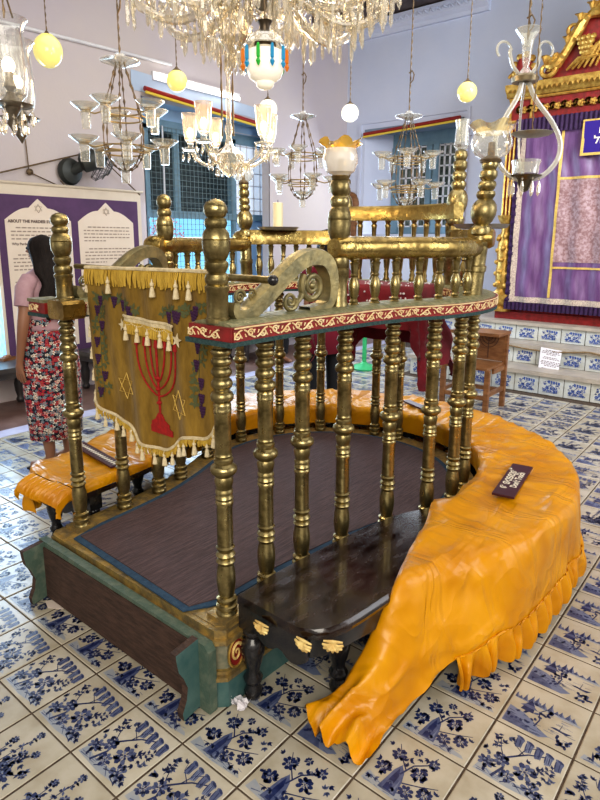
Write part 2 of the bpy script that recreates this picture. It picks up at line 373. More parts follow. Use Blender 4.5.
def motif(kind, seed):
    P = Paint(seed); r = P.r
    def tufts(n, x0, x1, y0, y1, L0=.05, L1=.085, ms=(0, 0, 1)):
        for k in range(n):
            x, y = r.uniform(x0, x1), r.uniform(y0, y1); a = r.uniform(0, 6.3); m_ = r.choice(ms)
            for q in (-.7, 0, .7): P.leaf(x, y, r.uniform(L0, L1), a + q, m_, .5)
    def hatch(n, x0, x1, y0, y1, m=(1, 2, 0), L=.1, w=.009):
        for k in range(n):
            x, y = r.uniform(x0, x1), r.uniform(y0, y1); P.stroke([(x, y), (x + L * r.uniform(.5, 1), y + r.uniform(-.015, .015))], w, r.choice(m), 1)
    if kind == 'willow':
        P.ground(.17); hatch(12, .05, .8, .05, .2)
        P.stroke([(.28, .08), (.36, .3), (.31, .45), (.45, .6), (.55, .7), (.74, .80)], .036, 0, 2)
        P.stroke([(.31, .45), (.23, .58), (.17, .74)], .016, 0, 2); P.stroke([(.45, .6), (.50, .78), (.66, .90)], .016, 0, 2); P.stroke([(.5, .66), (.34, .76), (.30, .86)], .012, 0, 2)
        for k in range(5):
            x = .38 + k * .132; y = .945 - .018 * k
            P.blob(x, y - .035, .062, .032, -.35, 8, 1, 2, .08); P.blob(x + .01, y - .03, .045, .018, -.35, 6, 0, 3, .1)
            P.poly([(x - .05, y - .05), (x + .055, y - .06), (x + .035, y - .20), (x - .02, y - .22), (x - .045, y - .14)], 2 if k % 2 else 1, 1)
            for q in range(4): P.blob(x - .035 + q*.025, y - .125 - .01 * (q % 2), .0085, .085, .10, 5, (0, 1, 0, 1)[q], 3)
        for x, y, R in ((.30, .40, .105), (.60, .40, .14), (.74, .20, .115), (.15, .26, .105), (.44, .20, .10)): P.flower(x, y, R)
        tufts(26, .06, .92, .06, .58); tufts(5, .1, .3, .6, .85); tufts(4, .8, .93, .35, .6)
        P.sprig(.18, .55, .24, 1.7, 7); P.sprig(.72, .5, .22, .8, 6)
    elif kind == 'land':
        P.poly([(.04, .60), (.96, .56), (.96, .60), (.04, .64)], 3, 0)
        x = .05
        while x < .92:
            h = r.uniform(.07, .22) * (1 if x < .6 else .7); w_ = r.uniform(.035, .06); m_ = r.choice((0, 1, 1))
            P.poly([(x - w_, .61), (x - w_*.3, .61 + h*.55), (x, .61 + h), (x + w_*.25, .61 + h*.6), (x + w_*1.5, .60)], m_, 1)
            P.poly([(x, .61 + h), (x + w_*.25, .61 + h*.6), (x + w_*1.5, .60), (x + w_*.3, .61)], 2, 2)
            for q in range(3): P.stroke([(x - w_*.5 + q*.02, .61), (x - .01 + q*.012, .61 + h*(.7 - q*.2))], .008, 0, 3)
            x += r.uniform(.05, .10)
        P.poly([(.04, .05), (.55, .05), (.66, .13), (.5, .2), (.42, .27), (.25, .36), (.04, .40)], 2, 0)
        P.poly([(.05, .05), (.42, .05), (.36, .14), (.2, .22), (.05, .26)], 1, 1)
        hatch(26, .06, .55, .06, .36, (0, 1, 0), .09, .011); hatch(22, .35, .85, .1, .54, (1, 2, 2), .16, .008)
        P.poly([(.18, .42), (.36, .42), (.35, .50), (.2, .50)], 0, 2); P.poly([(.15, .50), (.40, .50), (.33, .56), (.22, .56)], 1, 3); P.poly([(.21, .56), (.34, .56), (.275, .66)], 0, 3)
        P.stroke([(.44, .2), (.47, .36), (.42, .5), (.5, .62)], .022, 0, 2)
        for k in range(14): P.blob(.46 + r.uniform(-.12, .12), .50 + r.uniform(-.1, .14), .035, .022, r.uniform(0, 3), 6, r.choice((0, 0, 1)), 3)
        for k in range(16): P.blob(r.uniform(.05, .45), r.uniform(.12, .44), .03, .02, r.uniform(0, 3), 6, r.choice((0, 0, 1)), 3)
        P.poly([(.62, .33), (.84, .31), (.90, .36), (.78, .34), (.67, .355)], 0, 2); P.stroke([(.74, .34), (.75, .47)], .010)
        for k in range(14): P.blob(.74 + .2*r.random(), .07 + .16*r.random(), .035, .022, r.uniform(0, 3), 6, r.choice((0, 0, 1)), 2)
    elif kind == 'spray':
        P.ground(.13); hatch(12, .1, .8, .05, .14)
        for (x0, y0, x1, y1) in ((.35, .1, .27, .64), (.42, .12, .48, .90), (.5, .12, .72, .70), (.45, .1, .88, .44), (.4, .12, .58, .60)):
            mx, my = (x0 + x1)/2 + r.uniform(-.06, .06), (y0 + y1)/2
            P.stroke([(x0, y0), (mx, my), (x1, y1)], .018, 0, 1)
            for t in (.4, .55, .68, .8, .9, 1.):
                px, py = lerp(x0, x1, t), lerp(y0, y1, t)
                for q in range(2): P.leaf(px, py, .07, r.uniform(0, 6.3), r.choice((0, 1)), .5)
                P.blob(px + r.uniform(-.035, .035), py + r.uniform(-.02, .03), .024, .02, 0, 6, 0, 3)
            P.flower(x1, y1, .06)
        for x, y, R in ((.68, .27, .13), (.28, .33, .115), (.46, .22, .10), (.55, .40, .085)): P.flower(x, y, R)
        for k in range(16): P.leaf(.2 + .6*r.random(), .08 + .14*r.random(), .19, r.uniform(.2, 2.9), r.choice((0, 0, 1)), .18)
        tufts(18, .12, .88, .10, .5)
    else:
        P.ground(.18); hatch(14, .06, .85, .05, .2)
        P.poly([(.28, .08), (.52, .08), (.50, .30), (.46, .44), (.38, .54), (.33, .42)], 1, 1); P.poly([(.34, .10), (.42, .10), (.43, .36), (.38, .48), (.35, .3)], 0, 2); P.poly([(.45, .1), (.49, .1), (.47, .34)], 2, 2)
        P.stroke([(.42, .4), (.5, .62), (.64, .74), (.70, .92)], .024, 0, 2); P.stroke([(.45, .5), (.3, .66), (.2, .82)], .018, 0, 2); P.stroke([(.5, .3), (.72, .4), (.9, .50)], .018, 0, 2)
        for x, y, R in ((.27, .66, .10), (.62, .54, .11), (.80, .32, .10), (.20, .36, .105), (.60, .22, .095), (.70, .80, .075), (.45, .84, .06)): P.flower(x, y, R, 0, 0)
        tufts(30, .07, .92, .08, .84, ms=(0, 0, 0, 1))
    return P.p
VAR = {k: [motif(k, 11 * i + 5) for i in range(3)] for k in ('willow', 'land', 'spray', 'bush')}
def paint_on(mb, k, o, U, V, S, off=0, lift=.0004, step=.00012):
    o, U, V = Vector(o), Vector(U), Vector(V); W = U.cross(V)
    for pts, m, lay in random.choice(VAR[k]):
        h = lift + lay * step
        mb.add([o + U * (a * S) + V * (b * S) + W * h for a, b in pts], [tuple(range(len(pts)))], m + off)

def tilemat(name, step=False):
    m, nt, p, out = newmat(name); N, L = nt.nodes.new, nt.links.new
    g = N('ShaderNodeNewGeometry'); mp = N('ShaderNodeVectorMath'); mp.operation = 'SUBTRACT'; mp.inputs[1].default_value = (TX, TY, 0)
    L(g.outputs['Position'], mp.inputs[0]); dv = N('ShaderNodeVectorMath'); dv.operation = 'SCALE'; dv.inputs['Scale'].default_value = 1 / TS; L(mp.outputs[0], dv.inputs[0])
    fl = N('ShaderNodeVectorMath'); fl.operation = 'FLOOR'; L(dv.outputs[0], fl.inputs[0])
    wn = N('ShaderNodeTexWhiteNoise'); wn.noise_dimensions = '2D'; L(fl.outputs[0], wn.inputs['Vector'])
    r = N('ShaderNodeValToRGB'); e = r.color_ramp.elements
    cs = ((.56, .60, .60), (.66, .67, .62)) if step else ((.47, .43, .345), (.56, .52, .43))
    e[0].color = (*cs[0], 1); e[1].color = (*cs[1], 1); L(wn.outputs['Value'], r.inputs[0])
    n = N('ShaderNodeTexNoise'); n.inputs['Scale'].default_value = 9; n.inputs['Detail'].default_value = 5; L(g.outputs['Position'], n.inputs['Vector'])
    r2 = N('ShaderNodeValToRGB'); r2.color_ramp.elements[0].position = .3; r2.color_ramp.elements[1].position = .62
    r2.color_ramp.elements[0].color = (.72, .68, .60, 1); r2.color_ramp.elements[1].color = (1, 1, 1, 1); L(n.outputs['Fac'], r2.inputs[0])
    mx = N('ShaderNodeMix'); mx.data_type = 'RGBA'; mx.blend_type = 'MULTIPLY'; mx.inputs[0].default_value = .8
    L(r.outputs[0], mx.inputs[6]); L(r2.outputs[0], mx.inputs[7]); L(mx.outputs[2], p.inputs['Base Color'])
    p.inputs['Roughness'].default_value = .22
    b = N('ShaderNodeBump'); b.inputs['Strength'].default_value = .15; b.inputs['Distance'].default_value = .004; L(n.outputs['Fac'], b.inputs['Height']); L(b.outputs[0], p.inputs['Normal'])
    return m
TILE = tilemat('glazed cream tile'); TILES = tilemat('glazed step tile', True)
GROUT = M('dark grout', (.055, .035, .022), (.11, .075, .05), scale=30, rough=.9)
PB0 = M('cobalt paint', (.010, .018, .075), (.025, .04, .13), scale=40, rough=.3)
PB1 = M('mid blue paint', (.06, .08, .17), (.11, .13, .23), scale=40, rough=.3)
PB2 = M('soft blue paint', (.16, .19, .29), rough=.3)
PB3 = M('pale blue wash', (.34, .35, .36), (.28, .31, .36), scale=20, rough=.3)
SB0 = M('bright cobalt paint', (.012, .045, .26), (.03, .08, .36), scale=40, rough=.3)
SB1 = M('bright mid blue paint', (.06, .13, .42), rough=.3)

fl = MB()
XW, YW = -5.98, 8.5      # left wall plane, back wall plane
fl.box(-4.89, 2.6, -2.2, 6.45, -.06, -.0025, 0); fl.box(-4.89, -3.5, 6.45, YW, -.06, -.0025, 0)
def in_view(x, y):
    Yc = -sin(YAW) * x + cos(YAW) * y; Xc = cos(YAW) * x + sin(YAW) * y
    return Yc > .5 and abs(Xc) < .64 * Yc + 1.5
for i in range(-14, 21):
    for j in range(-10, 28):
        x0, y0 = TX + i * TS, TY + j * TS
        if x0 < -4.89 - TS or (y0 + TS > 6.48 and x0 + TS > -3.45) or y0 + TS > YW: continue
        if not in_view(x0 + TS/2, y0 + TS/2): continue
        xa = max(x0 + .002, -4.89); g = .0026; hz = random.uniform(-.0006, .0006); bv = .003
        fl.add([(xa + g, y0 + g, -.002), (x0 + TS - g, y0 + g, -.002), (x0 + TS - g, y0 + TS - g, -.002), (xa + g, y0 + TS - g, -.002),
                (xa + g + bv, y0 + g + bv, hz), (x0 + TS - g - bv, y0 + g + bv, hz), (x0 + TS - g - bv, y0 + TS - g - bv, hz), (xa + g + bv, y0 + TS - g - bv, hz)],
               [(4, 5, 6, 7), (0, 1, 5, 4), (1, 2, 6, 5), (2, 3, 7, 6), (3, 0, 4, 7)], 1)
        if x0 < -4.89: continue
        hide = -2.3 < x0 < -1.6 and 1.3 < y0 < 3.2
        if hide: continue
        if i <= 5 and j <= 5: k = {0: 'bush', 1: 'bush', 2: 'land', -1: 'willow', -2: 'spray', -3: 'spray', -4: 'spray'}.get(j, random.choice(('land', 'spray')))
        elif i <= 7 and j <= 1: k = random.choice(('bush', 'land'))
        else: k = random.choice(('land', 'land', 'spray', 'willow', 'bush'))
        if i in (5, 6) and j in (0, -1): k = 'willow' if j == -1 else 'bush'
        paint_on(fl, k, (x0 + .004, y0 + .004, hz), (1, 0, 0), (0, 1, 0), TS - .008, 2)
struct('floor', fl, [GROUT, TILE, PB0, PB1, PB2, PB3], smooth=False)
b = MB(); b.box(XW - .1, -5.07, -2.2, YW, -.06, 0, 0); struct('trim_1', b, FLRWD, smooth=False)
b = MB(); b.box(-5.07, -4.89, -2.2, YW, -.06, .001, 0); struct('trim_2', b, LILACST, smooth=False)

# ------------------------------------------------------------------ steps up to the ark
st = MB()
SX0, SX1 = -3.5, .7
lev = [(6.45, 0, .205, .25), (6.80, .25, .43, .472), (7.12, .472, .645, .68)]
for q, (y0, zb, zt, ztr) in enumerate(lev):
    y1 = lev[q + 1][0] if q < 2 else YW
    st.box(SX0, SX1, y0 + .012, YW, zb - (.06 if q == 0 else 0), zt, 0)
    st.box(SX0 - .02, SX1, y0 - .025, y1 + .02 if q < 2 else YW, zt, ztr, 1)
    w = .262; x = SX0 + (.1 if q == 1 else 0)
    h = zt - zb
    while x < SX1 - w:
        st.add([(x + .004, y0, zb + .004), (x + w - .004, y0, zb + .004), (x + w - .004, y0, zt - .004), (x + .004, y0, zt - .004),
                (x + .004, y0 + .013, zb + .004), (x + w - .004, y0 + .013, zb + .004), (x + w - .004, y0 + .013, zt - .004), (x + .004, y0 + .013, zt - .004)],
               [(0, 1, 2, 3), (0, 4, 5, 1), (2, 6, 7, 3), (1, 5, 6, 2), (0, 3, 7, 4)], 2)
        o = Vector((x + .01, y0, zb + .006)); S = w - .02
        for pts, m_, lay in random.choice(VAR['willow']):
            st.add([o + Vector(((a * .80 + .10) * S, -.0006 - lay * .0002, (b_ * .82 + .08) * (h - .014))) for a, b_ in pts], [tuple(range(len(pts)))], 3 + m_)
        x += w
tag(st.build('trim_3', [GROUT, MARBLE, TILES, SB0, SB1, PB2, PB3], smooth=False), kind='structure')

# ------------------------------------------------------------------ walls with deep window openings
ZC = 4.93
wl = MB(); T = .14     # left wall, openings: window_1 y 4.72..7.10 z .75..3.52 ; window_3 y 1.9..2.86 z .42..2.05
def wall_x(mb, x0, x1, y0, y1, ops, zc, m=0):
    ys = sorted({y0, y1, *[o[0] for o in ops], *[o[1] for o in ops]})
    for a, b_ in zip(ys, ys[1:]):
        op = [o for o in ops if o[0] <= a and b_ <= o[1]]
        if not op: mb.box(x0, x1, a, b_, 0, zc, m)
        else:
            mb.box(x0, x1, a, b_, 0, op[0][2], m); mb.box(x0, x1, a, b_, op[0][3], zc, m)
W1 = (4.42, 6.58, .5, 3.24); W3 = (1.5, 2.72, .40, 2.1)
wall_x(wl, XW - T, XW, -2.2, YW + .75, [W1, W3], ZC)
struct('wall_left', wl, WALLL, smooth=False)
wb = MB(); W2 = (-5.62, -3.92, 1.72, 3.38)
xs = [XW - T, W2[0], W2[1], 2.6]
wb.box(XW, W2[0], YW, YW + .7, 0, ZC); wb.box(W2[1], 2.6, YW, YW + .7, 0, ZC)
wb.box(W2[0], W2[1], YW, YW + .7, 0, W2[2]); wb.box(W2[0], W2[1], YW, YW + .7, W2[3], ZC)
struct('wall_back', wb, WALLB, smooth=False)
c = MB(); c.box(XW - .75, 2.6, -2.2, YW + .7, ZC, ZC + .12)
for k in range(9): c.box(XW, 2.6, -1.2 + k * 1.25, -1.08 + k * 1.25, ZC - .14, ZC)
struct('ceiling', c, WOODC, smooth=False)
# crown moulding on the back wall, picture rail on the left wall
b = MB()
pr = [(0, 0), (-.05, 0), (-.07, .05), (-.13, .09), (-.15, .16), (-.2, .2), (0, .2)]
b.prism([(y, z) for y, z in pr], (XW, YW, ZC - .22), (0, 1, 0), (0, 0, 1), 2.35, 0)
for k in range(22):
    x = XW + .1 + k * .1; b.tube([(x, YW - .14, ZC - .09), (x + .03, YW - .165, ZC - .06), (x + .07, YW - .14, ZC - .10)], .012, 5)
struct('trim_4', b, WALLB, smooth=False)
b = MB(); b.tube([(XW + .02, -2, 3.57), (XW + .02, 2.86, 3.607), (XW + .02, 4.85, 3.65)], .018, 6)
tag(b.build('wall_conduit', WHITEP), 'thin white conduit running high along the left wall', 'conduit')
b = MB(); b.tube([(-3.85, YW - .02, 3.12), (-2.7, YW - .02, 3.17)], .012, 6)
tag(b.build('wall_wire', WALLB), 'thin pale wire stapled to the blue wall beside the window', 'wire')

b = MB(); b.add([(XW + .012, 4.28, 3.33), (XW + .012, 6.75, 3.25), (XW + .012, 6.75, 3.39), (XW + .012, 4.28, 3.49)], [(0, 1, 2, 3)]); b.box(XW, XW + .01, 4.3, 6.7, 3.28, 3.4); struct('painted_lit_band', b, M('lit recess blue', (.45, .56, .70), (.50, .60, .73), scale=2, rough=.8), smooth=False)  # flat pale strip: light on the window recess, painted as colour
# raised plaster frame lines around window_2
b = MB()
for (x0, x1, z0, z1) in ((-5.73, -5.68, 1.0, 3.46), (-5.73, -3.82, 3.46, 3.51), (-3.87, -3.82, 1.0, 3.46)): b.box(x0, x1, YW - .025, YW, z0, z1)
struct('trim_5', b, WALLB, smooth=False)

def mould(name, p0, p1, label):
    p0, p1 = Vector(p0), Vector(p1)
    t = thing(name, label, 'moulding', p0, 'striped rails across the windows')
    a = MB(); a.tube([p0, p1], .028, 10); a.build('red_half', REDROPE, t)
    a = MB(); d = Vector((0, 0, -.042)) + (Vector((.02, 0, 0)) if abs(p0.x - p1.x) < .1 else Vector((0, -.02, 0)))
    a.tube([p0 + d, p1 + d], .017, 10); a.build('yellow_half', YELROPE, t)
mould('curtain_rail', (XW + .09, 4.40, 3.30), (XW + .09, 6.58, 3.17), 'red and yellow striped rail across the grilled left window')
mould('curtain_rail', (-5.60, YW - .06, 3.30), (-3.95, YW - .06, 3.37), 'red and yellow striped rail across the white barred far window')

# window 1 (left wall): deep reveal lined light blue, teal frame with dark mesh opening, frosted leaf, open lower part
XF = -6.45; Y0W, Y1W = 4.30, 7.12
b = MB()
for (ya_, yb_) in ((W1[0], Y0W), (W1[1], Y1W)):
    sg = .012 if ya_ > 5 else -.012
    b.add([(XW, ya_, W1[2]), (XF, yb_, W1[2]), (XF, yb_, W1[3]), (XW, ya_, W1[3]), (XW, ya_ + sg, W1[2]), (XF, yb_ + sg, W1[2]), (XF, yb_ + sg, W1[3]), (XW, ya_ + sg, W1[3])], [(0, 1, 2, 3), (4, 5, 6, 7), (0, 1, 5, 4), (3, 2, 6, 7), (0, 3, 7, 4)])
b.add([(XW, W1[0], W1[3]), (XW, W1[1], W1[3]), (XF, Y1W, W1[3] + .02), (XF, Y0W, W1[3] + .02)], [(0, 1, 2, 3)])
b.add([(XW + .05, W1[0], W1[2]), (XW + .05, W1[1], W1[2]), (XF, Y1W, W1[2]), (XF, Y0W, W1[2])], [(0, 1, 2, 3)])
struct('trim_6', b, LBLUE, smooth=False)
w = tag(thing('window_1', None, None, (XF, 4.45, .55)), kind='structure')
ZF0, ZF1 = 1.95, 3.03
b = MB()
for y0, y1 in ((Y0W, 4.50), (4.68, 4.79), (6.20, 6.31), (7.0, Y1W)): b.box(XF, XF + .07, y0, y1, ZF0, ZF1)
b.box(XF, XF + .08, Y0W, Y1W, ZF0 - .04, ZF0 + .05); b.box(XF, XF + .07, Y0W, Y1W, ZF1 - .05, ZF1 + .08)
b.box(XF + .01, XF + .05, 5.20, 5.29, ZF0, ZF1)
b.box(XF, XF + .06, 4.70, 4.76, W1[2], ZF0); b.box(XF, XF + .06, 6.25, 6.31, W1[2], ZF0)
fr1 = b.build('frame', TEALF, w, smooth=False)
b = MB(); y = 4.80
while y < 6.22: b.box(XF + .085, XF + .089, y, y + .005, W1[2], ZF1); y += .07
z = W1[2]
while z < ZF1: b.box(XF + .085, XF + .089, 4.76, 6.24, z, z + .005); z += .07
b.build('mesh_grille', MESHM, fr1, smooth=False)
b = MB(); b.box(XF + .01, XF + .02, 4.50, 4.68, ZF0, ZF1)
b.box(XF + .01, XF + .02, 6.31, 7.0, ZF0 + .05, ZF1 - .05)
b.build('frosted_pane', FROST, fr1, smooth=False)
b = MB()
for y in (6.44, 6.57, 6.71, 6.85): b.box(XF + .02, XF + .032, y, y + .016, ZF0 + .05, ZF1 - .05)
for k in range(7): z = ZF0 + .1 + k * .18; b.box(XF + .02, XF + .032, 6.31, 7.0, z, z + .016); b.box(XF + .02, XF + .032, 4.5, 4.68, z, z + .014)
b.build('glazing_bar', WHITEP, fr1, smooth=False)
b = MB(); b.box(XF - .03, XF - .01, 6.31, Y1W, W1[2], ZF0); b.box(XF, XF + .03, Y0W, Y1W, ZF1 + .06, W1[3] + .03); b.build('lower_panel', LBLUE, w, smooth=False)
b = MB(); b.box(XF + .1, XF + .12, 4.97, 4.985, 1.5, ZF1); b.build('light_cord', WHITEP, w, smooth=False)
# porch beyond window 1: shaded slats above, bright courtyard below
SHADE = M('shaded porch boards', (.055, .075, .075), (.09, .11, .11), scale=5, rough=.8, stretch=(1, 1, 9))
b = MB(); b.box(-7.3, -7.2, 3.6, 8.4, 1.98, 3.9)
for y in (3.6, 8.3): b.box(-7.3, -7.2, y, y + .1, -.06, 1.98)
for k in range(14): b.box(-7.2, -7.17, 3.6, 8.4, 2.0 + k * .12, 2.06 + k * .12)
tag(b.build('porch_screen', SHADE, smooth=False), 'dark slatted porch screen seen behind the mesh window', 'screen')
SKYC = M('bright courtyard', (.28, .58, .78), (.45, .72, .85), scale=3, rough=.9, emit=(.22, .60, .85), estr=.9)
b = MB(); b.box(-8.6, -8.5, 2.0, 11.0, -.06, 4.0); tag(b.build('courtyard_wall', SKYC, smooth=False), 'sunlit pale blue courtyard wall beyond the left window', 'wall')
PINKT = M('pink flowers', (.62, .08, .22), (.85, .8, .85), scale=16, rough=.9, emit=(.6, .3, .4), estr=.3, lo=.46, hi=.54)
b = MB(); rr = random.Random(3)
pc = at_x(155, 238, -7.6)
for k in range(420):
    a, q = rr.uniform(0, 2*PI), rr.random() ** .5
    p = pc + Vector((rr.uniform(-.2, .2), cos(a) * q * .5, sin(a) * q * .36)); r_ = rr.uniform(.02, .035); th = rr.uniform(0, 3)
    b.add([p, p + Vector((0, cos(th) * r_, sin(th) * r_)), p + Vector((.01, cos(th + .9) * r_ * 1.3, sin(th + .9) * r_ * 1.3)), p + Vector((0, cos(th + 1.8) * r_, sin(th + 1.8) * r_))], [(0, 1, 2, 3)])
b.tube([(pc.x, pc.y, 0), (pc.x, pc.y, pc.z)], .03, 6)
tag(b.build('flowering_shrub', PINKT, smooth=False), 'pink flowering shrub in the courtyard behind the left window', 'shrub')

# window 2 (back wall)
YF = YW + .45; e = .012
b = MB(); xq = at_y(392, 180, YF).x; b.add([(W2[0] + .002, YW - .005, W2[2]), (xq, YF + .02, W2[2]), (xq, YF + .02, W2[3]), (W2[0] + .002, YW - .005, W2[3])], [(0, 1, 2, 3)]); b.box(W2[1] - e, W2[1], YW - .01, YF, W2[2], W2[3]); b.box(W2[0], W2[1], YW - .01, YF, W2[2], W2[2] + e)
struct('trim_7', b, WALLB, smooth=False)
b = MB(); b.box(W2[0], W2[1], YW - .01, YF, W2[3] - .04, W2[3]); 
for k in range(9): b.box(W2[0], W2[1], YW + .02 + k*.055, YW + .06 + k*.055, W2[3] - .05, W2[3] - .04)
struct('trim_8', b, M('grey blue planks', (.20, .27, .34), (.25, .32, .40), scale=5, rough=.7), smooth=False)
w2 = tag(thing('window_2', None, None, (W2[0], YF, W2[2])), kind='structure')
b = MB(); zz0, zz1 = 1.75, 3.12
px = lambda u: at_y(u, 180, YF).x
xa0, xa1, xb0, xb1 = px(399), px(426), px(438), px(460)
b.box(xa0 - .13, W2[1], YF, YF + .06, zz1, W2[3]); b.box(xa0 - .13, W2[1], YF, YF + .06, W2[2], zz0 + .10)
for x0, x1 in ((xa0 - .13, xa0), (xa1, xa1 + .09), (xb0 - .09, xb0), (xb1, W2[1])): b.box(x0, x1, YF - .02, YF + .06, zz0, zz1)
fr2 = b.build('frame', TEALF, w2, smooth=False)
b = MB(); b.box(xa0, xa1, YF + .03, YF + .04, zz0, zz1); b.box(xb0, xb1, YF + .03, YF + .04, zz0, zz1)
b.build('glass_pane', M('garden behind glass', (.015, .025, .02), (.16, .20, .17), scale=9, rough=.15), w2, smooth=False)
b = MB()
for xa, xb, nn in ((xa0, xa1, 4), (xb0, xb1, 4)):
    for k in range(nn + 1): x = lerp(xa, xb, k / nn); b.box(x - .014, x + .014, YF + .0, YF + .02, zz0 + .10, zz1)
    for k in range(9): z = lerp(zz0 + .11, zz1 - .02, k / 8); b.box(xa, xb, YF + .0, YF + .02, z - .012, z + .012)
b.build('glazing_bar', WHITEP, fr2, smooth=False)

# window 3 at the left edge (bright curtained opening with a sill)
w3 = tag(thing('window_3', None, None, (XW, 1.6, .42)), kind='structure')
CURT = M('sunlit pale blue lace curtain', (.30, .60, .85), (.55, .78, .92), scale=14, rough=.9, emit=(.25, .55, .85), estr=1.1, stretch=(1, 3, 1), lo=.4, hi=.6)
rows = []
for i in range(3):
    z = lerp(W3[2], W3[3], i / 2); rows.append([(XW - .12 + .03 * sin(k * .9), lerp(W3[0], W3[1], k / 40), z) for k in range(41)])
b = MB(); b.grid(rows); b.build('curtain', CURT, w3)
b = MB(); b.box(XW - .3, XW + .05, W3[0] - .05, W3[1] + .05, W3[2] - .08, W3[2])
b.box(XW - .05, XW + .03, W3[1] - .03, W3[1] + .05, W3[2], W3[3]); b.build('sill', M('bleached sill wood', (.62, .52, .38), (.5, .42, .3), scale=10, rough=.6), w3, smooth=False)

# ================================================================== reading platform (keyhole plan)
CX, CY, CR = -1.91, 2.60, .775
def circ(a, R=CR): a = math.radians(a); return (CX + R * cos(a), CY + R * sin(a))
keyR = [(-1.372, 1.12), (-1.368, 1.30), (-1.362, 1.47), (-1.345, 1.65), (-1.322, 1.84), (-1.303, 1.98), (-1.275, 2.09)]
keyL = [(-2.535, 2.09), (-2.495, 1.97), (-2.452, 1.83), (-2.422, 1.65), (-2.405, 1.47), (-2.39, 1.30), (-2.382, 1.12)]
ctr = keyR + [circ(a) for a in range(-32, 213, 10)] + keyL
CL = catmull([(x, y, 0) for x, y in ctr], 4)
def normals(P):
    out = []
    for i in range(len(P)):
        t = P[min(i + 1, len(P) - 1)] - P[max(i - 1, 0)]; t.normalize(); out.append(Vector((t.y, -t.x, 0)))
    return out
CN = normals(CL)      # points outward (to the right of travel: starts at right front, goes back, round to the left front)
def arclen(P):
    L = [0.]
    for a, b_ in zip(P, P[1:]): L.append(L[-1] + (b_ - a).length)
    return L
CS = arclen(CL); CTOT = CS[-1]
def at_s(s, off=0., z=0.):
    s = min(max(s, 0), CTOT); i = 0
    while i < len(CS) - 2 and CS[i + 1] < s: i += 1
    t = (s - CS[i]) / (CS[i + 1] - CS[i]); p = CL[i].lerp(CL[i + 1], t); n = CN[i].lerp(CN[i + 1], t).normalized()
    return Vector((p.x + n.x * off, p.y + n.y * off, z)), n
def s_near(x, y):
    k = min(range(len(CL)), key=lambda i: (CL[i].x - x) ** 2 + (CL[i].y - y) ** 2); return CS[k]
def sweep(mb, prof, s0, s1, mat=0, step=.03, caps=True, matf=None):
    n = max(2, int((s1 - s0) / step)); rows = []
    for i in range(n + 1):
        s = lerp(s0, s1, i / n); rows.append([at_s(s, o, z)[0] for o, z in prof])
    o0 = len(mb.v); mb.grid(rows, mat, closed_u=True, matf=matf)
    if caps:
        m = len(prof); mb.f.append(tuple(o0 + k for k in range(m))); mb.m.append(mat); mb.f.append(tuple(o0 + n * m + k for k in range(m - 1, -1, -1))); mb.m.append(mat)

PZ = .30
bim = thing('reading_platform', 'brass railed keyhole shaped reading platform on a teal plinth', 'platform', (-1.92, 2.3, 0))
def outline(off, yf, cut=.03):
    P = [at_s(CTOT * i / 90, off)[0] for i in range(91)]
    P = [p for p in P if p.y > yf + .02]
    xr, xl = P[0].x, P[-1].x
    return [(xr - cut, yf), (xr, yf + cut)] + [(p.x, p.y) for p in P] + [(xl, yf + cut), (xl + cut, yf)]
def slab(mb, off, yf, z0, z1, mat=0): mb.prism(outline(off, yf), (0, 0, z0), (1, 0, 0), (0, 1, 0), z1 - z0, mat)
b = MB(); slab(b, .075, 1.16, 0, .115); b.build('plinth', TEAL, bim, ang=25)
b = MB(); slab(b, .06, 1.172, .115, .262); b.build('frieze_band', M('grey green paint', (.12, .14, .10), (.30, .27, .18), scale=16, rough=.5, bump=.3), bim, ang=25)
b = MB(); slab(b, .085, 1.150, .112, .128); slab(b, .07, 1.160, .128, .14); slab(b, .08, 1.155, .25, .268); slab(b, .065, 1.165, .268, .298); b.build('step_moulding', GILTW, bim, ang=25)
b = MB(); slab(b, .05, 1.185, .296, PZ); b.build('deck', GILTW, bim, ang=25)
# red and gold scroll medallions on the plinth band
def medallion(o, U, V):
    o, U, V = Vector(o), Vector(U), Vector(V); W = U.cross(V)
    a = MB(); n = 20
    a.add([o + U * (.035 * cos(2*PI*k/n)) + V * (.052 * sin(2*PI*k/n)) + W * .003 for k in range(n)], [tuple(range(n))], 0)
    a.tube([o + U * (.038 * cos(2*PI*k/n)) + V * (.056 * sin(2*PI*k/n)) + W * .003 for k in range(n)], .005, 6, 1, closed=True)
    a.tube([o + U * (.028 * (1 - t/26) * cos(t*.42)) + V * (.04 * (1 - t/26) * sin(t*.42)) + W * .004 for t in range(26)], [.007 * (1 - t/40) for t in range(26)], 6, 2)
    return a.build('scroll_medallion', [REDP, GOLD, GOLDP], bim)
medallion((-1.300, 1.235, .195), (0, 1, 0), (0, 0, 1)); 

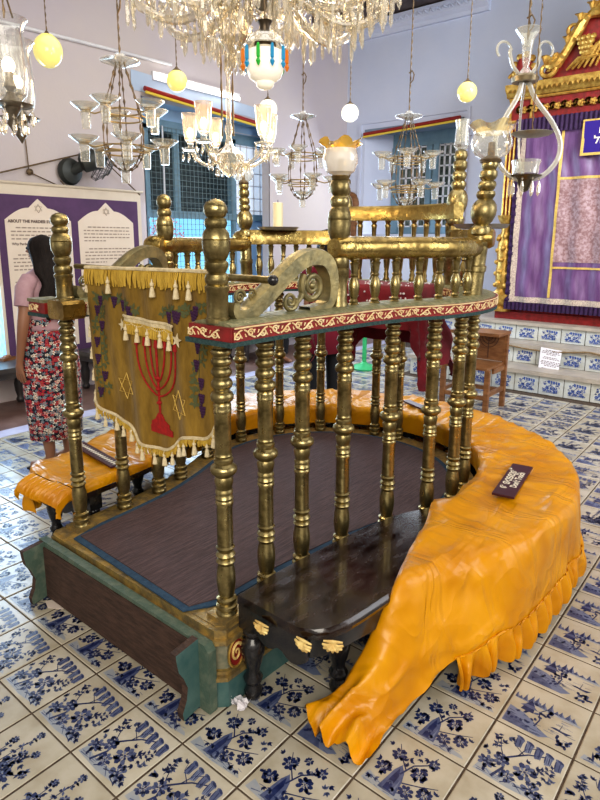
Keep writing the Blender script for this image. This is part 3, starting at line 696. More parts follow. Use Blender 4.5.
# turned columns
def colprof(h):
    pts = [(.0, .036), (.012, .040), (.022, .036), (.026, .030), (.034, .038), (.046, .038), (.052, .029), (.062, .036), (.072, .036), (.078, .026),
           (.10, .031), (.14, .0345), (.17, .033), (.20, .027), (.205, .030), (.212, .0345), (.219, .030), (.222, .026), (.228, .030), (.236, .0355), (.244, .030), (.248, .026), (.256, .030), (.264, .034), (.27, .028),
           (.30, .0285), (.415, .0275), (.425, .032), (.432, .032), (.437, .028), (.445, .032), (.453, .028), (.458, .027), (.462, .031), (.47, .031), (.476, .027),
           (.49, .030), (.51, .033), (.52, .028), (.527, .036), (.535, .044), (.545, .047), (.556, .044), (.562, .036), (.567, .031), (.575, .034), (.583, .034), (.588, .028), (.595, .031), (.60, .028),
           (.605, .0285), (.735, .0285), (.74, .031), (.752, .031), (.757, .029), (.765, .031), (.772, .029)]
    zz = [(.775, .815, .0395), (.820, .857, .036), (.861, .893, .035), (.897, .926, .0345), (.930, .955, .034), (.958, .978, .033), (.981, .997, .0325)]
    for a, c_, r in zz:
        pts += [(a, .0265), (lerp(a, c_, .15), r * .88), (lerp(a, c_, .38), r), (lerp(a, c_, .62), r), (lerp(a, c_, .85), r * .88), (c_, .0265)]
    pts.append((1., .030))
    return [(r, z * h) for z, r in pts]
RU = 1.30; CPROF = colprof(RU - PZ + .03)
def flat(z): return z
colpos = [(-1.366, 1.257), (-1.362, 1.465), (-1.343, 1.655), (-1.315, 1.895), circ(-33), circ(-16), circ(0), circ(14), circ(45), circ(68), circ(89), circ(102), circ(117), circ(131), circ(153), circ(176), circ(203),
          (-2.488, 1.973), (-2.43, 1.775), (-2.41, 1.545), (-2.383, 1.289)]
cm = MB(); cm.lathe(CPROF, (0, 0, 0), 20); first = cm.build('column', BR, bim, local=True)
def putpart(o, x, y, z, rz=0., par=bim):
    o.location = Vector((x, y, z)) - Vector(par.location); o.rotation_euler = (0, 0, rz)
for i, (x, y) in enumerate(colpos):
    o = first if i == 0 else first.copy()
    if i: col.objects.link(o)
    putpart(o, x, y, PZ)
pl = MB(); 
for z0, z1, r in ((0, .012, .062), (.012, .03, .05)): pl.obox((0, 0, (z0 + z1)/2), r*2, r*2, z1 - z0)
p1 = pl.build('column_plinth', GILTW, bim, local=True, smooth=False); putpart(p1, -1.366, 1.257, PZ - .015)
p2 = p1.copy(); col.objects.link(p2); putpart(p2, -2.383, 1.289, PZ - .015)

# main hand rail: worn top, red frieze with gold scrolls, braid fringe
S0, S1 = .105, CTOT - .15
prof = [(-.095, 1.325), (-.095, 1.356), (-.085, 1.369), (-.05, 1.376), (.05, 1.376), (.085, 1.369), (.098, 1.358), (.098, 1.325)]
b = MB(); sweep(b, prof, S0, S1)
b.build('rail_top', RAILT, bim, ang=60)
b = MB(); sweep(b, [(-.09, 1.312), (-.09, 1.33), (.09, 1.33), (.09, 1.312)], S0 + .008, S1 - .008); 
pf = [(.088, 1.314), (.088, 1.363), (.103, 1.361), (.103, 1.314)]
sweep(b, pf, S0 - .004, S1 + .004); sweep(b, [(-.103, 1.314), (-.103, 1.361), (-.088, 1.363), (-.088, 1.314)], S0 - .004, S1 + .004)
for s_, sg in ((S0, -1), (S1, 1)):
    p, n = at_s(s_); tdir = Vector((-n.y, n.x, 0)) * sg
    b.obox((p.x, p.y - .006, 1.338), .20, .014, .048)
frz = b.build('rail_frieze', REDP, bim, ang=30)
b = MB()
for q in (.094, -.094): sweep(b, [(q - .008, 1.301), (q - .010, 1.316), (q + .010, 1.316), (q + .011, 1.301)] , S0 - .006, S1 + .006)
for s_ in (S0, S1):
    p, n = at_s(s_); b.obox((p.x, p.y - .012, 1.308), .215, .024, .016)
b.build('braid_trim', FRNG, frz, ang=30)
# gold scrolls along the frieze
def scrolls(mb, P, W, V, L0, pitch, r=.0031, mat=0):
    """P(s): point on the face at distance s, W(s): outward"""
    n = int(L0 / pitch); A = .0135
    for k in range(n):
        s0 = pitch * (k + .1); up = 1 if k % 2 else -1
        pts = []
        for t in range(12): a = t / 11; pts.append((s0 - pitch*.45 + pitch*.9*a, -up * A * sin(PI * (a - .5)) ))
        cxx, cyy = s0 + pitch*.12, up * A * .15
        sp = [(cxx + (.016 - .0009 * t) * cos(.62*t + (0 if up > 0 else PI)) , cyy + up * (.0135 - .0007 * t) * sin(.62*t + PI*.0)) for t in range(15)]
        for q, rr_ in ((pts, r), (sp, r * .9)):
            mb.tube([P(max(s, 0)) + V * z + W(max(s, 0)) * .0015 for s, z in q], rr_, 5, mat, cap=False)
        for dd, ax in ((.35, .9), (-.32, -.7)):
            q = [(s0 + pitch*dd, up * A * .1), (s0 + pitch*(dd + .1), up * A * ax), (s0 + pitch*(dd + .02), up * A * ax * .8)]
            mb.tube([P(max(s, 0)) + V * z + W(max(s, 0)) * .001 for s, z in q], [r * .5, r * 1.1, r * .3], 5, mat, cap=False)
b = MB(); ZV = Vector((0, 0, 1))
scrolls(b, lambda s: at_s(S0 + s, .103, 1.338)[0], lambda s: at_s(S0 + s)[1], ZV, S1 - S0 - .02, .058)
scrolls(b, lambda s: at_s(S0 + s, -.103, 1.338)[0], lambda s: -at_s(S0 + s)[1], ZV, S1 - S0 - .02, .058)
for s_ in (S0, S1):
    p, n = at_s(s_); scrolls(b, lambda s, p=p: Vector((p.x - .1 + s, p.y - .014, 1.338)), lambda s: Vector((0, -1, 0)), ZV, .205, .058)
for q in (.1045, -.1045):
    b.tube([at_s(lerp(S0, S1, i/150), q, 1.359)[0] for i in range(151)], .0028, 5)
b.build('gold_scrollwork', CREAM, frz)
b = MB(); b.box(-2.535, -2.40, 1.205, 1.31, 1.314, 1.362); re_ = b.build('rail_end', REDP, bim, smooth=False)
b = MB(); b.box(-2.54, -2.40, 1.20, 1.31, 1.362, 1.376); b.build('rail_end_top', RAILT, re_, smooth=False)
b = MB(); b.box(-2.54, -2.40, 1.198, 1.31, 1.300, 1.315); b.build('rail_end_braid', FRNG, re_, smooth=False)
b = MB(); scrolls(b, lambda s: Vector((-2.53 + s, 1.204, 1.338)), lambda s: Vector((0, -1, 0)), ZV, .135, .05); b.build('rail_end_scroll', CREAM, re_)
# gilt end block on the left end (plain side)
b = MB(); b.prism([(-.05, 1.305), (.05, 1.305), (.062, 1.318), (.062, 1.368), (.05, 1.382), (-.05, 1.382), (-.062, 1.368), (-.062, 1.318)], (-2.275, 1.185, 0), (1, 0, 0), (0, 0, 1), -.10)
b.build('end_block', BRH, bim)

# posts standing on the rail
def short_post(h):
    P = [(.036, 0), (.036, .012), (.032, .016), (.0325, .085), (.036, .09), (.037, .10), (.030, .105), (.0345, .112), (.036, .122), (.034, .132), (.026, .138), (.030, .145), (.035, .155), (.035, .165), (.027, .172),
         (.033, .18), (.039, .195), (.041, .212), (.0415, .225), (.039, .226), (.041, .229), (.038, .245), (.028, .258), (.031, .263), (.034, .272), (.031, .281), (.024, .286), (.029, .291), (.0345, .302), (.034, .314), (.027, .326), (.013, .333), (.0, .336)]
    return [(r * 1.1, z * h / .336) for r, z in P]
def tall_post(h, k=1.):
    P = [(.040, 0), (.040, .12), (.044, .125), (.044, .15), (.038, .155), (.038, .25), (.043, .255), (.045, .27), (.034, .28), (.033, .30), (.043, .31), (.045, .33), (.040, .345), (.030, .355), (.041, .37), (.052, .40), (.054, .425), (.050, .45), (.038, .47), (.029, .478),
         (.034, .485), (.040, .50), (.036, .515), (.027, .52), (.034, .53), (.038, .545), (.034, .56), (.024, .568), (.032, .575), (.037, .59), (.035, .61), (.026, .618), (.030, .625), (.035, .64), (.030, .66), (.012, .67), (0, .672)]
    return [(r * k, z * h / .672) for r, z in P]
RT = 1.373
R1B, BLB, R2B, B2B = circ(9), circ(171), (-1.52, 3.27), (-2.30, 3.27)
for nm, (x, y), h, kind, tl in (('short_post', (-1.370, 1.25), .388, 0, (0, 0)), ('short_post', (-2.387, 1.295), .372, 0, (.0, 0)),
        ('tall_post', (-1.330, 1.86), .505, 2, (0, 0)), ('tall_post', (-2.475, 1.92), .49, 2, (0, 0)),
        ('tall_post', R1B, .64, 1, (.06, .04)), ('tall_post', BLB, .62, 1, (-.03, 0)),
        ('tall_post', R2B, .78, 1, (0, .06)), ('tall_post', B2B, .78, 1, (0, 0))):
    nm_big = (x, y) in (R1B, R2B); b = MB(); b.lathe(short_post(h) if kind in (0, 2) else tall_post(h, 1.12 if nm_big else .95), (x, y, RT - .004), 20, tilt=tl); b.build(nm, BR, bim)
SR = {}
def upper(name, s0, s1, z, r, nb, rollends=True, flatr=False, off=0.):
    b = MB(); n = 24
    P = [at_s(lerp(s0, s1, i / n), off, z)[0] for i in range(n + 1)]
    if flatr:
        rows = []
        for i in range(n + 1):
            s = lerp(s0, s1, i / n); rows.append([at_s(s, off + a, z + c_)[0] for a, c_ in ((-.030, -.046), (-.034, .032), (-.02, .046), (.02, .046), (.034, .032), (.030, -.046))])
        b.grid(rows, closed_u=True)
        for rw, rv in ((rows[0], 1), (rows[-1], 0)): b.add(rw, [tuple(range(6))])
    else:
        rad = [r * (1.06 if i in (1, n - 1) else 1) * (.8 if i in (0, n) else 1) for i in range(n + 1)]
        b.tube(P, rad, 14)
    b.build(name, BRH, bim, ang=50)
    bp = [(.018, 0), (.02, .008), (.014, .014), (.017, .022), (.012, .03), (.016, .045), (.02, .07), (.021, .085), (.017, .105), (.011, .12), (.015, .128), (.011, .135), (.0135, .15), (.015, .17), (.018, .178), (.012, .184), (.019, .192), (.019, .2)]
    H = z - (r if not flatr else .04) - RT + .012
    m = MB(); m.lathe([(rr_ * 1.12, zz * H / .2) for rr_, zz in bp], (0, 0, 0), 12)
    f0 = None
    for k in range(nb):
        p, _ = at_s(lerp(s0, s1, (k + 1) / (nb + 1)), off)
        if f0 is None: f0 = o = m.build('baluster', BR2 if z > 1.65 else BR, bim, local=True)
        else: o = f0.copy(); col.objects.link(o)
        putpart(o, p.x, p.y, RT - .004)
sp3, sR1 = s_near(-1.318, 1.85), s_near(*R1B); sPL, sBL = s_near(-2.475, 1.92), s_near(*BLB); sR2, sB2 = s_near(*circ(58)), s_near(*circ(117))
upper('upper_rail', sp3 - .02, sR1 + .05, 1.602, .046, 7)
upper('upper_rail', sBL, sPL + .02, 1.602, .042, 6)
upper('side_rail', sR1 - .01, sR2, 1.648, .03, 5, flatr=True)
upper('side_rail', sB2, sBL, 1.648, .03, 7, flatr=True)
upper('back_rail', sR2 - .02, sB2 + .02, 1.803, .03, 8, flatr=True)
for s_, z in ((sR1 + .04, 1.645), (sPL + .02, 1.60), (sBL + .02, 1.64)):
    b = MB(); p, n = at_s(s_, .03); b.lathe([(0, -.055), (.04, -.05), (.05, -.03), (.052, 0), (.05, .03), (.04, .05), (0, .055)], (p.x, p.y, z), 18, axis=n)
    b.build('rail_boss', BRH, bim)
# dovetail scroll brackets rising from the front posts to the tall posts
def bracket(sa, sb):
    L = abs(sb - sa); sg = 1 if sb > sa else -1
    def W(u, z, o): p, n = at_s(sa + sg * u * L, o, RT + z); return p
    path = [(.02, .055), (.015, .028), (.05, .012), (.13, .012), (.22, .035), (.36, .085), (.50, .138), (.62, .178), (.74, .196), (.86, .188), (.93, .15), (.955, .09), (.93, .03), (.86, .008), (.70, .004)]
    pp = catmull([(u, z, 0) for u, z in path], 4); b = MB(); rows = []
    for i, p in enumerate(pp):
        t = (pp[min(i+1, len(pp)-1)] - pp[max(i-1, 0)]); t = Vector((t.x * L, t.y, 0)).normalized(); nx, ny = -t.y, t.x
        a = i / (len(pp) - 1); w = lerp(.012, .027, min(1, a * 3)) if a < .7 else lerp(.027, .010, (a - .7) / .3); d = .03
        rows.append([W(p.x + nx * q * w / L, p.y + ny * q * w, o) for q, o in ((-1, -d), (1, -d), (1.25, -d*.4), (1.25, d*.4), (1, d), (-1, d))])
    b.grid(rows, closed_u=True)
    br = b.build('scroll_bracket', PEWT, bim, ang=35)
    for (u0, z0, R, st, dr, w) in ((.775, .092, .060, 2.4, 1, .015), (.56, .04, .036, .3, -1, .010), (.09, .07, .026, 0, 1, .006), (.2, .075, .02, 2, -1, .005)):
        b = MB(); pts, rad = [], []
        for k in range(34):
            a = st + dr * k * .36; r = R * (1 - k / 38); pts.append(W(u0 + r * cos(a) / L, z0 + r * sin(a), 0)); rad.append(w * (1 - k / 60))
        b.tube(pts, rad, 8)
        b.sphere(W(u0, z0, 0), R * .22, 10); b.build('volute', PEWT, br)
    b = MB()
    b.tube([W(u, z, 0) for u, z in ((.60, .02), (.66, .05), (.70, .11), (.66, .13))], [.008, .012, .008, .003], 7)
    b.build('leaf_spur', PEWT, br)
bracket(s_near(-1.368, 1.30), sp3 - .02); bracket(s_near(-2.39, 1.33), sPL - .0)

# woven mat
b = MB()
mo = [(-2.30, 1.20), (-1.50, 1.165), (-1.445, 1.25)]
inner = [at_s(lerp(.18, CTOT - .24, i / 70), -.055)[0] for i in range(71)]
mo2 = [(p.x, p.y) for p in inner if p.y > 1.3]
poly = mo + mo2
b.prism(poly, (0, 0, PZ + .0008), (1, 0, 0), (0, 1, 0), .006)
mt = thing('woven_mat', 'dark purple brown woven mat with blue cloth border on the platform', 'mat', (-1.9, 2.2, PZ))
b.build('mat_border', MATB, mt, ang=20)
def inset(poly, d):
    n = len(poly); out = []
    cxm = sum(p[0] for p in poly)/n; 
    area = sum(poly[i][0]*poly[(i+1) % n][1] - poly[(i+1) % n][0]*poly[i][1] for i in range(n))
    sg = 1 if area > 0 else -1
    for i in range(n):
        a, c_ = Vector(poly[i-1]), Vector(poly[(i+1) % n]); t = (c_ - a).normalized(); out.append((poly[i][0] - t.y * d * sg, poly[i][1] + t.x * d * sg))
    return out
b = MB(); b.prism(inset(poly, .030), (0, 0, PZ + .0062), (1, 0, 0), (0, 1, 0), .0035); b.build('woven_field', MATM, mt, ang=20)

# ================================================================== curved outer bench
outR = [(-1.05, 1.235), (-.975, 1.25), (-.925, 1.31), (-.900, 1.42), (-.882, 1.58), (-.845, 1.78), (-.765, 1.98), (-.665, 2.17)]
outL = [(-3.17, 2.15), (-3.10, 1.95), (-3.02, 1.75), (-2.96, 1.57), (-2.94, 1.45), (-2.92, 1.37), (-2.875, 1.31), (-2.80, 1.29)]
OUT = catmull([(x, y, 0) for x, y in outR] + [Vector((*circ(a, 1.32), 0)) for a in range(-10, 192, 12)] + [(x, y, 0) for x, y in outL], 4)
OS = arclen(OUT)
def out_t(t):
    s = t * OS[-1]; i = 0
    while i < len(OS) - 2 and OS[i + 1] < s: i += 1
    return OUT[i].lerp(OUT[i + 1], (s - OS[i]) / (OS[i + 1] - OS[i]))
SI0, SI1 = .115, CTOT - .20
_IT = []
for k_ in range(401):
    p_ = out_t(k_ / 400); best = None
    for i_ in range(len(CL) - 1):
        a_, b_ = CL[i_], CL[i_ + 1]; d_ = b_ - a_; f_ = max(0, min(1, (p_ - a_).dot(d_) / d_.length_squared)); q_ = a_ + d_ * f_; D_ = (p_ - q_).length
        if best is None or D_ < best[0]: best = (D_, CS[i_] + d_.length * f_)
    _IT.append(max(SI0, min(SI1, best[1])))
for _ in range(6): _IT = [_IT[0]] + [(_IT[i_ - 1] + _IT[i_] + _IT[i_ + 1]) / 3 for i_ in range(1, 400)] + [_IT[-1]]
def in_t(t):
    f_ = max(0, min(.99999, t)) * 400; i_ = int(f_); return at_s(lerp(_IT[i_], _IT[i_ + 1], f_ - i_), .075)[0]
BZ = .42
def bp_(t, u, z):
    p = in_t(t).lerp(out_t(t), u); p.z = z; return p
bn = thing('curved_bench', 'dark polished curved bench wrapping the brass railed platform', 'bench', (-1.92, 2.3, 0))
b = MB(); rows = []
NB = 150
for i in range(NB + 1):
    t = i / NB; rows.append([bp_(t, u, z) for u, z in ((.0, BZ - .035), (-.0, BZ - .008), (.015, BZ), (.5, BZ + .001), (.975, BZ), (1.0, BZ - .008), (1.012, BZ - .02), (1.0, BZ - .035))])
b.grid(rows, closed_u=True); b.add(rows[0], [tuple(range(8))]); b.add(rows[-1], [tuple(range(8))]); b.build('seat_top', EBONY, bn, ang=35)
b = MB()
def apron_pts(t, u0, u1):
    return [bp_(t, u0, BZ - .035), bp_(t, u1, BZ - .035), bp_(t, u1, BZ - .115 + .015 * abs(sin(t * 60))), bp_(t, u0, BZ - .115 + .015 * abs(sin(t * 60)))]
for u0, u1, te in ((.93, .965, .988), (.05, .085, .70)):
    rows = [apron_pts(lerp(.012, te, i / NB), u0, u1) for i in range(NB + 1)]; b.grid(rows, closed_u=True); b.add(rows[0], [(0, 1, 2, 3)]); b.add(rows[-1], [(0, 1, 2, 3)])
for t, yy in ((.012, 0), (.988, 0)):
    A, B_ = bp_(t, .06, 0), bp_(t, .95, 0); d = (B_ - A); n_ = 14; 
    poly = [(0, BZ - .035), (1, BZ - .035)] + [(1 - k / n_, BZ - .115 - .032 * abs(sin(PI * 2.5 * k / n_))) for k in range(n_ + 1)]
    b.prism(poly, (A.x, A.y, 0), (d.x, d.y, 0), (0, 0, 1), .018)
b.build('apron', BLACKW, bn, ang=30)
lp = [(.022, 0), (.03, .01), (.034, .03), (.028, .045), (.024, .06), (.032, .07), (.036, .085), (.026, .1), (.024, .12), (.034, .15), (.042, .185), (.044, .21), (.036, .235), (.024, .25), (.03, .26), (.036, .27), (.036, .28), (.028, .29)]
lm = MB(); lm.lathe(lp, (0, 0, 0), 16); lm.box(-.034, .034, -.034, .034, .288, BZ - .034)
fl_ = None
legs = [Vector((-1.262, 1.282, 0)), Vector((-1.04, 1.50, 0)), Vector((-2.88, 1.42, 0)), Vector((-2.55, 1.45, 0)), Vector((-2.95, 2.0, 0))]
for t in (.16, .26, .38, .5, .62, .74): legs += [bp_(t, .9, 0), bp_(t, .14, 0)]
for p in legs:
    if fl_ is None: o = fl_ = lm.build('leg', BLACKW, bn, local=True, ang=50)
    else: o = fl_.copy(); col.objects.link(o)
    putpart(o, p.x, p.y, 0, par=bn)
def shell(o, U, W):
    o, U, W = Vector(o), Vector(U).normalized(), Vector(W).normalized(); b = MB()
    for k in range(7):
        a = PI * (k - .0) / 6; r = .026
        tip = o + U * (cos(a) * r * 1.25) + Vector((0, 0, -sin(a) * r)) + W * .004
        b.tube([o + W * .003 + Vector((0, 0, .004)), o.lerp(tip, .5) + W * .009, tip], [.003, .0065, .004], 7)
    b.tube([o + U * (-.03) + Vector((0, 0, .008)), o + Vector((0, 0, .012)) + W*.006, o + U * .03 + Vector((0, 0, .008))], [.003, .006, .003], 6)
    b.build('gilt_shell', GOLDP, bn)
for uu, vv in ((262, 626), (304, 643)): shell(at_y(uu, vv, 1.222), (1, 0, -.0), (0, -1, 0))
shell(at_y(333, 644, 1.262), (1, .6, 0), (.5, -1, 0))

# ------------------------------------------------------------------ marigold satin cover on the bench
def resample(ctrl, n):
    P = catmull(ctrl, 6); L = arclen(P); out = []
    for k in range(n):
        s = L[-1] * k / (n - 1); i = 0
        while i < len(L) - 2 and L[i + 1] < s: i += 1
        out.append(P[i].lerp(P[i + 1], (s - L[i]) / max(L[i + 1] - L[i], 1e-9)))
    return out
KC = 30
def regrow(t, hem=.16):
    wv = .012 * sin(t * 190) + .008 * sin(t * 83)
    o = out_t(t); i_ = in_t(t); d = (o - i_).normalized()
    pts = [i_ + d * .005 + Vector((0, 0, .33)), i_ + d * -.004 + Vector((0, 0, .430)), i_ + d * .03 + Vector((0, 0, .452)), i_.lerp(o, .5) + Vector((0, 0, .450)), o + d * -.012 + Vector((0, 0, .453)), o + d * .016 + Vector((0, 0, .434)),
           o + d * (.024 + wv * .4) + Vector((0, 0, .30)), o + d * (.030 + wv) + Vector((0, 0, hem))]
    if t > .8: pts[0].z = .40
    return pts
tail = [
 [(-1.063, 1.334, .035), (-1.02, 1.30, .05), (-.985, 1.29, .02), (-.95, 1.27, .055), (-.91, 1.27, .02), (-.87, 1.285, .06), (-.83, 1.29, .02), (-.785, 1.313, .03)],
 [(-1.035, 1.365, .03), (-1.0, 1.345, .085), (-.965, 1.335, .05), (-.93, 1.325, .10), (-.90, 1.33, .06), (-.86, 1.335, .09), (-.82, 1.35, .045), (-.78, 1.37, .03)],
 [(-.99, 1.42, .085), (-.965, 1.41, .115), (-.94, 1.40, .12), (-.91, 1.395, .14), (-.88, 1.40, .13), (-.85, 1.41, .10), (-.82, 1.425, .06), (-.795, 1.44, .03)],
 [(-.945, 1.49, .19), (-.93, 1.485, .21), (-.91, 1.48, .225), (-.885, 1.48, .23), (-.86, 1.485, .215), (-.835, 1.495, .17), (-.805, 1.51, .10), (-.785, 1.525, .04)],
 [(-.915, 1.56, .33), (-.905, 1.555, .345), (-.885, 1.555, .355), (-.862, 1.56, .345), (-.838, 1.57, .315), (-.81, 1.585, .25), (-.78, 1.605, .15), (-.758, 1.62, .075)],
 [(-.895, 1.63, .432), (-.885, 1.63, .447), (-.870, 1.63, .446), (-.848, 1.64, .432), (-.82, 1.66, .39), (-.785, 1.68, .31), (-.75, 1.70, .20), (-.73, 1.715, .12)],
 [(-.935, 1.76, .436), (-.92, 1.76, .451), (-.895, 1.765, .452), (-.86, 1.77, .450), (-.815, 1.785, .425), (-.765, 1.80, .33), (-.715, 1.815, .22), (-.69, 1.825, .13)],
 [(-.975, 1.90, .436), (-.955, 1.90, .452), (-.91, 1.90, .452), (-.85, 1.90, .451), (-.775, 1.905, .435), (-.715, 1.92, .33), (-.665, 1.93, .23), (-.64, 1.935, .15)],
 [(-1.02, 2.10, .436), (-1.0, 2.10, .451), (-.93, 2.10, .451), (-.82, 2.10, .452), (-.70, 2.10, .450), (-.655, 2.10, .41), (-.62, 2.10, .27), (-.598, 2.10, .155)],
 [(-1.095, 2.33, .436), (-1.06, 2.325, .450), (-.97, 2.32, .450), (-.82, 2.31, .451), (-.635, 2.30, .453), (-.60, 2.295, .434), (-.58, 2.29, .29), (-.568, 2.29, .155)]]
def t_at_y(y):
    return min((i / 400 for i in range(160)), key=lambda t: abs(out_t(t).y - y))
t0c = t_at_y(2.52)
ctrls = [[Vector(p) for p in r] for r in tail]
NR = 70
ctrls += [regrow(lerp(t0c, 1., (i / NR)), hem=lerp(.165, .33, min(1, max(0, (i / NR - .8) / .12)))) for i in range(NR + 1)]
base = [resample(c_, KC) for c_ in ctrls]
# interpolate lengthwise to a fine mesh
cols = [catmull([r[k] for r in base], 4) for k in range(KC)]
nrow = len(cols[0]); CG = [[cols[k][i].copy() for k in range(KC)] for i in range(nrow)]
for i in range(nrow):
    for k in range(KC):
        p = CG[i][k]; u = k / (KC - 1); w = min(1, i / 20)
        topm = 1 if p.z > .42 else 0
        n1 = nz(p.x * 5 + 3, p.y * 5, p.z * 3); n2 = nz(p.x * 13, p.y * 13, 5 + p.z * 4); n3 = abs(nz(p.x * 3 - 7, p.y * 3 + 2, 0)); n4 = abs(nz(p.x * 6 + 1, p.y * 4 - 3, 3)); n5 = abs(nz(i * .11, u * 2.2, 9))
        if topm: p.z += .005 + .005 * n1 + .004 * n2 + (.009 * (1 - min(1, n3 * 9)) + .008 * (1 - min(1, n4 * 8)) + .009 * (1 - min(1, n5 * 7))) * w
        elif u < .15 and i > 30: pass
        else:
            q = Vector((p.x - CX, p.y - CY, 0)).normalized(); p += q * (.5 if i > 34 else 1) * (.004 + .016 * n1 + .012 * n2 + .012 * (1 - min(1, n5 * 7)) + .011 * sin(i * .75 + u * 2) * max(0, u - .6) * 2)
            if i < 34: p.z += .012 * sin(u * 19 + i * .05) * (1 - i / 34)
            if i < 9: p.z += .016 * sin(u * 34) * (1 - i / 9)
            if p.z < .012: p.z = .012
cl = thing('satin_bench_cover', 'marigold yellow satin cover draped over the curved bench and trailing onto the floor', 'cloth', (-1.92, 2.3, .43))
b = MB(); b.grid(CG); b.build('cover', SATIN, cl, ang=180)
# gathered ruffle along the hem
b = MB(); hem = [r[-1] for r in CG[22:]]; HL = arclen(hem); rows = []; nR = int(HL[-1] / .004)
fold = 0.; i = 0
for q in range(nR + 1):
    s = HL[-1] * q / nR
    while i < len(HL) - 2 and HL[i + 1] < s: i += 1
    p = hem[i].lerp(hem[i + 1], (s - HL[i]) / max(HL[i + 1] - HL[i], 1e-9)); t_ = (hem[min(i + 2, len(hem)-1)] - hem[max(i - 1, 0)]); t_.z = 0; t_.normalize(); n_ = Vector((t_.y, -t_.x, 0))
    fold += .42 + .30 * nz(s * 11, 1.7)
    H = (.112 + .02 * nz(s * 10, 4)) * (1 + .10 * cos(fold)); row = []
    H = min(H, p.z - .012 + .0)
    for k in range(9):
        u = k / 8; amp = .0035 + .021 * sin(u * 1.9) ** 1.2 if u > .08 else .0035
        z = p.z + .016 - (H + .016) * u
        row.append(Vector((p.x, p.y, max(z, .006))) + n_ * (amp * sin(fold) + .004 + .006 * sin(u * 3)) + t_ * (amp * .7 * sin(fold * .5 + 1)))
    rows.append(row)
b.grid(rows); b.build('ruffle', SATIN, cl, ang=180)
b = MB(); b.tube([p + Vector((0, 0, .008)) for p in hem[::2]], .005, 5); b.build('hem_seam', SATIN, cl)
# left end ruffle
b = MB(); rows = []; endr = [p for p in CG[-1] if p.z > .40]; P = catmull(endr, 8); L = arclen(P); fold = 0
for q in range(91):
    s = L[-1] * q / 90; i = 0
    while i < len(L) - 2 and L[i + 1] < s: i += 1
    p = P[i].lerp(P[i + 1], (s - L[i]) / max(L[i+1] - L[i], 1e-9)); fold += .8 + .3 * nz(s * 9, 9); row = []
    for k in range(7):
        u = k / 6; amp = .003 + .018 * u; row.append(Vector((p.x, p.y - .008 - .085 * min(1, u * 1.3) - amp * sin(fold) * .6, p.z + .002 - .006 * u - .07 * u * u + amp * .6 * sin(fold))))
    rows.append(row)
b.grid(rows); b.build('end_ruffle', SATIN, cl, ang=180)

# sign boards lying on the cover
def board(name, cx, cy, rz, L, Wd, z, label, lines, bordered=False):
    t = thing(name, label, 'sign', (cx, cy, z), 'plum boards lying on the bench cover'); R = Matrix.Rotation(rz, 3, 'Z'); U, V = R @ Vector((1, 0, 0)), R @ Vector((0, 1, 0))
    b = MB(); b.obox((cx, cy, z + .005), L, Wd, .010, rz); b.build('board', SIGNB, t, smooth=False)
    if lines:
        b = MB()
        for txt, sz, dv in lines:
            vs, fs = text_geo(txt, sz, Vector((cx, cy, z + .0112)) + V * dv, U, V, bold=.0016); b.add(vs, fs)
        b.build('lettering', LETT, t, smooth=False)
    if bordered:
        b = MB()
        for k in range(17):
            x = lerp(-L/2 + .02, L/2 - .02, k / 16); c_ = Vector((cx, cy, z + .0115)) + U * x
            for a in (0, 1, 2): b.add([c_ + U * (.012 * cos(q * PI/2 + a)) + V * (.02 * sin(q * PI/2 + a) * (1 if a else .8)) for q in range(4)], [(0, 1, 2, 3)]) if a == 0 else None
        b.build('pale_pattern', LETT, t, smooth=False)
    return t
pa, pb = at_z(503, 499, .46), at_z(522, 470, .46); dv = pb - pa
board('sign_board', (pa.x + pb.x) / 2, (pa.y + pb.y) / 2, math.atan2(dv.y, dv.x), .44, .10, .474, 'dark plum sign board with cream lettering lying on the satin bench cover', [('തൊടരുത്', .055, .004), ("Don't Touch", .042, -.034)])
board('sign_board', -2.76, 1.62, -.12, .46, .07, .472, 'plum strip with pale pattern lying on the cover near its left end', None, True)
pc = at_z(418, 408, .46); board('sign_board', pc.x, pc.y, -.45, .3, .06, .472, 'small dark strip on the satin cover behind the brass columns', None, False)

# ------------------------------------------------------------------ tipped step bench
tb = thing('tipped_bench', 'long green edged bench tipped on its side against the platform', 'bench', (-1.87, 1.11, 0))
b = MB(); xa, xb = -2.46, -1.315; ya = 1.105
b.prism([(xa, .004), (xb, .004), (xb, .245), (xb - .02, .268), (xa + .0, .285), (xa, .27)], (0, 1.118, 0), (1, 0, 0), (0, 0, 1), -.036, 0)
b.build('seat_board', TEALG, tb, smooth=False)
b = MB(); b.box(xa + .035, xb - .06, 1.112, 1.1185, .01, .258); b.build('seat_underside', DKWD, tb, smooth=False)
def legb(x, w, m):
    # board across the bench, edge profile waves toward the viewer
    prof = [(1.118, .012), (1.045, .0), (1.040, .03), (1.060, .075), (1.066, .12), (1.050, .165), (1.030, .20), (1.022, .245), (1.020, .27), (1.118, .282)]
    b = MB(); b.prism([(y, z) for y, z in prof], (x, 0, 0), (0, 1, 0), (0, 0, 1), w, 0, side=1); b.build('leg_board', m, tb, smooth=False)
legb(-2.445, .028, [TEALG, DKWD]); legb(-1.395, .03, [TEAL, DKWD])

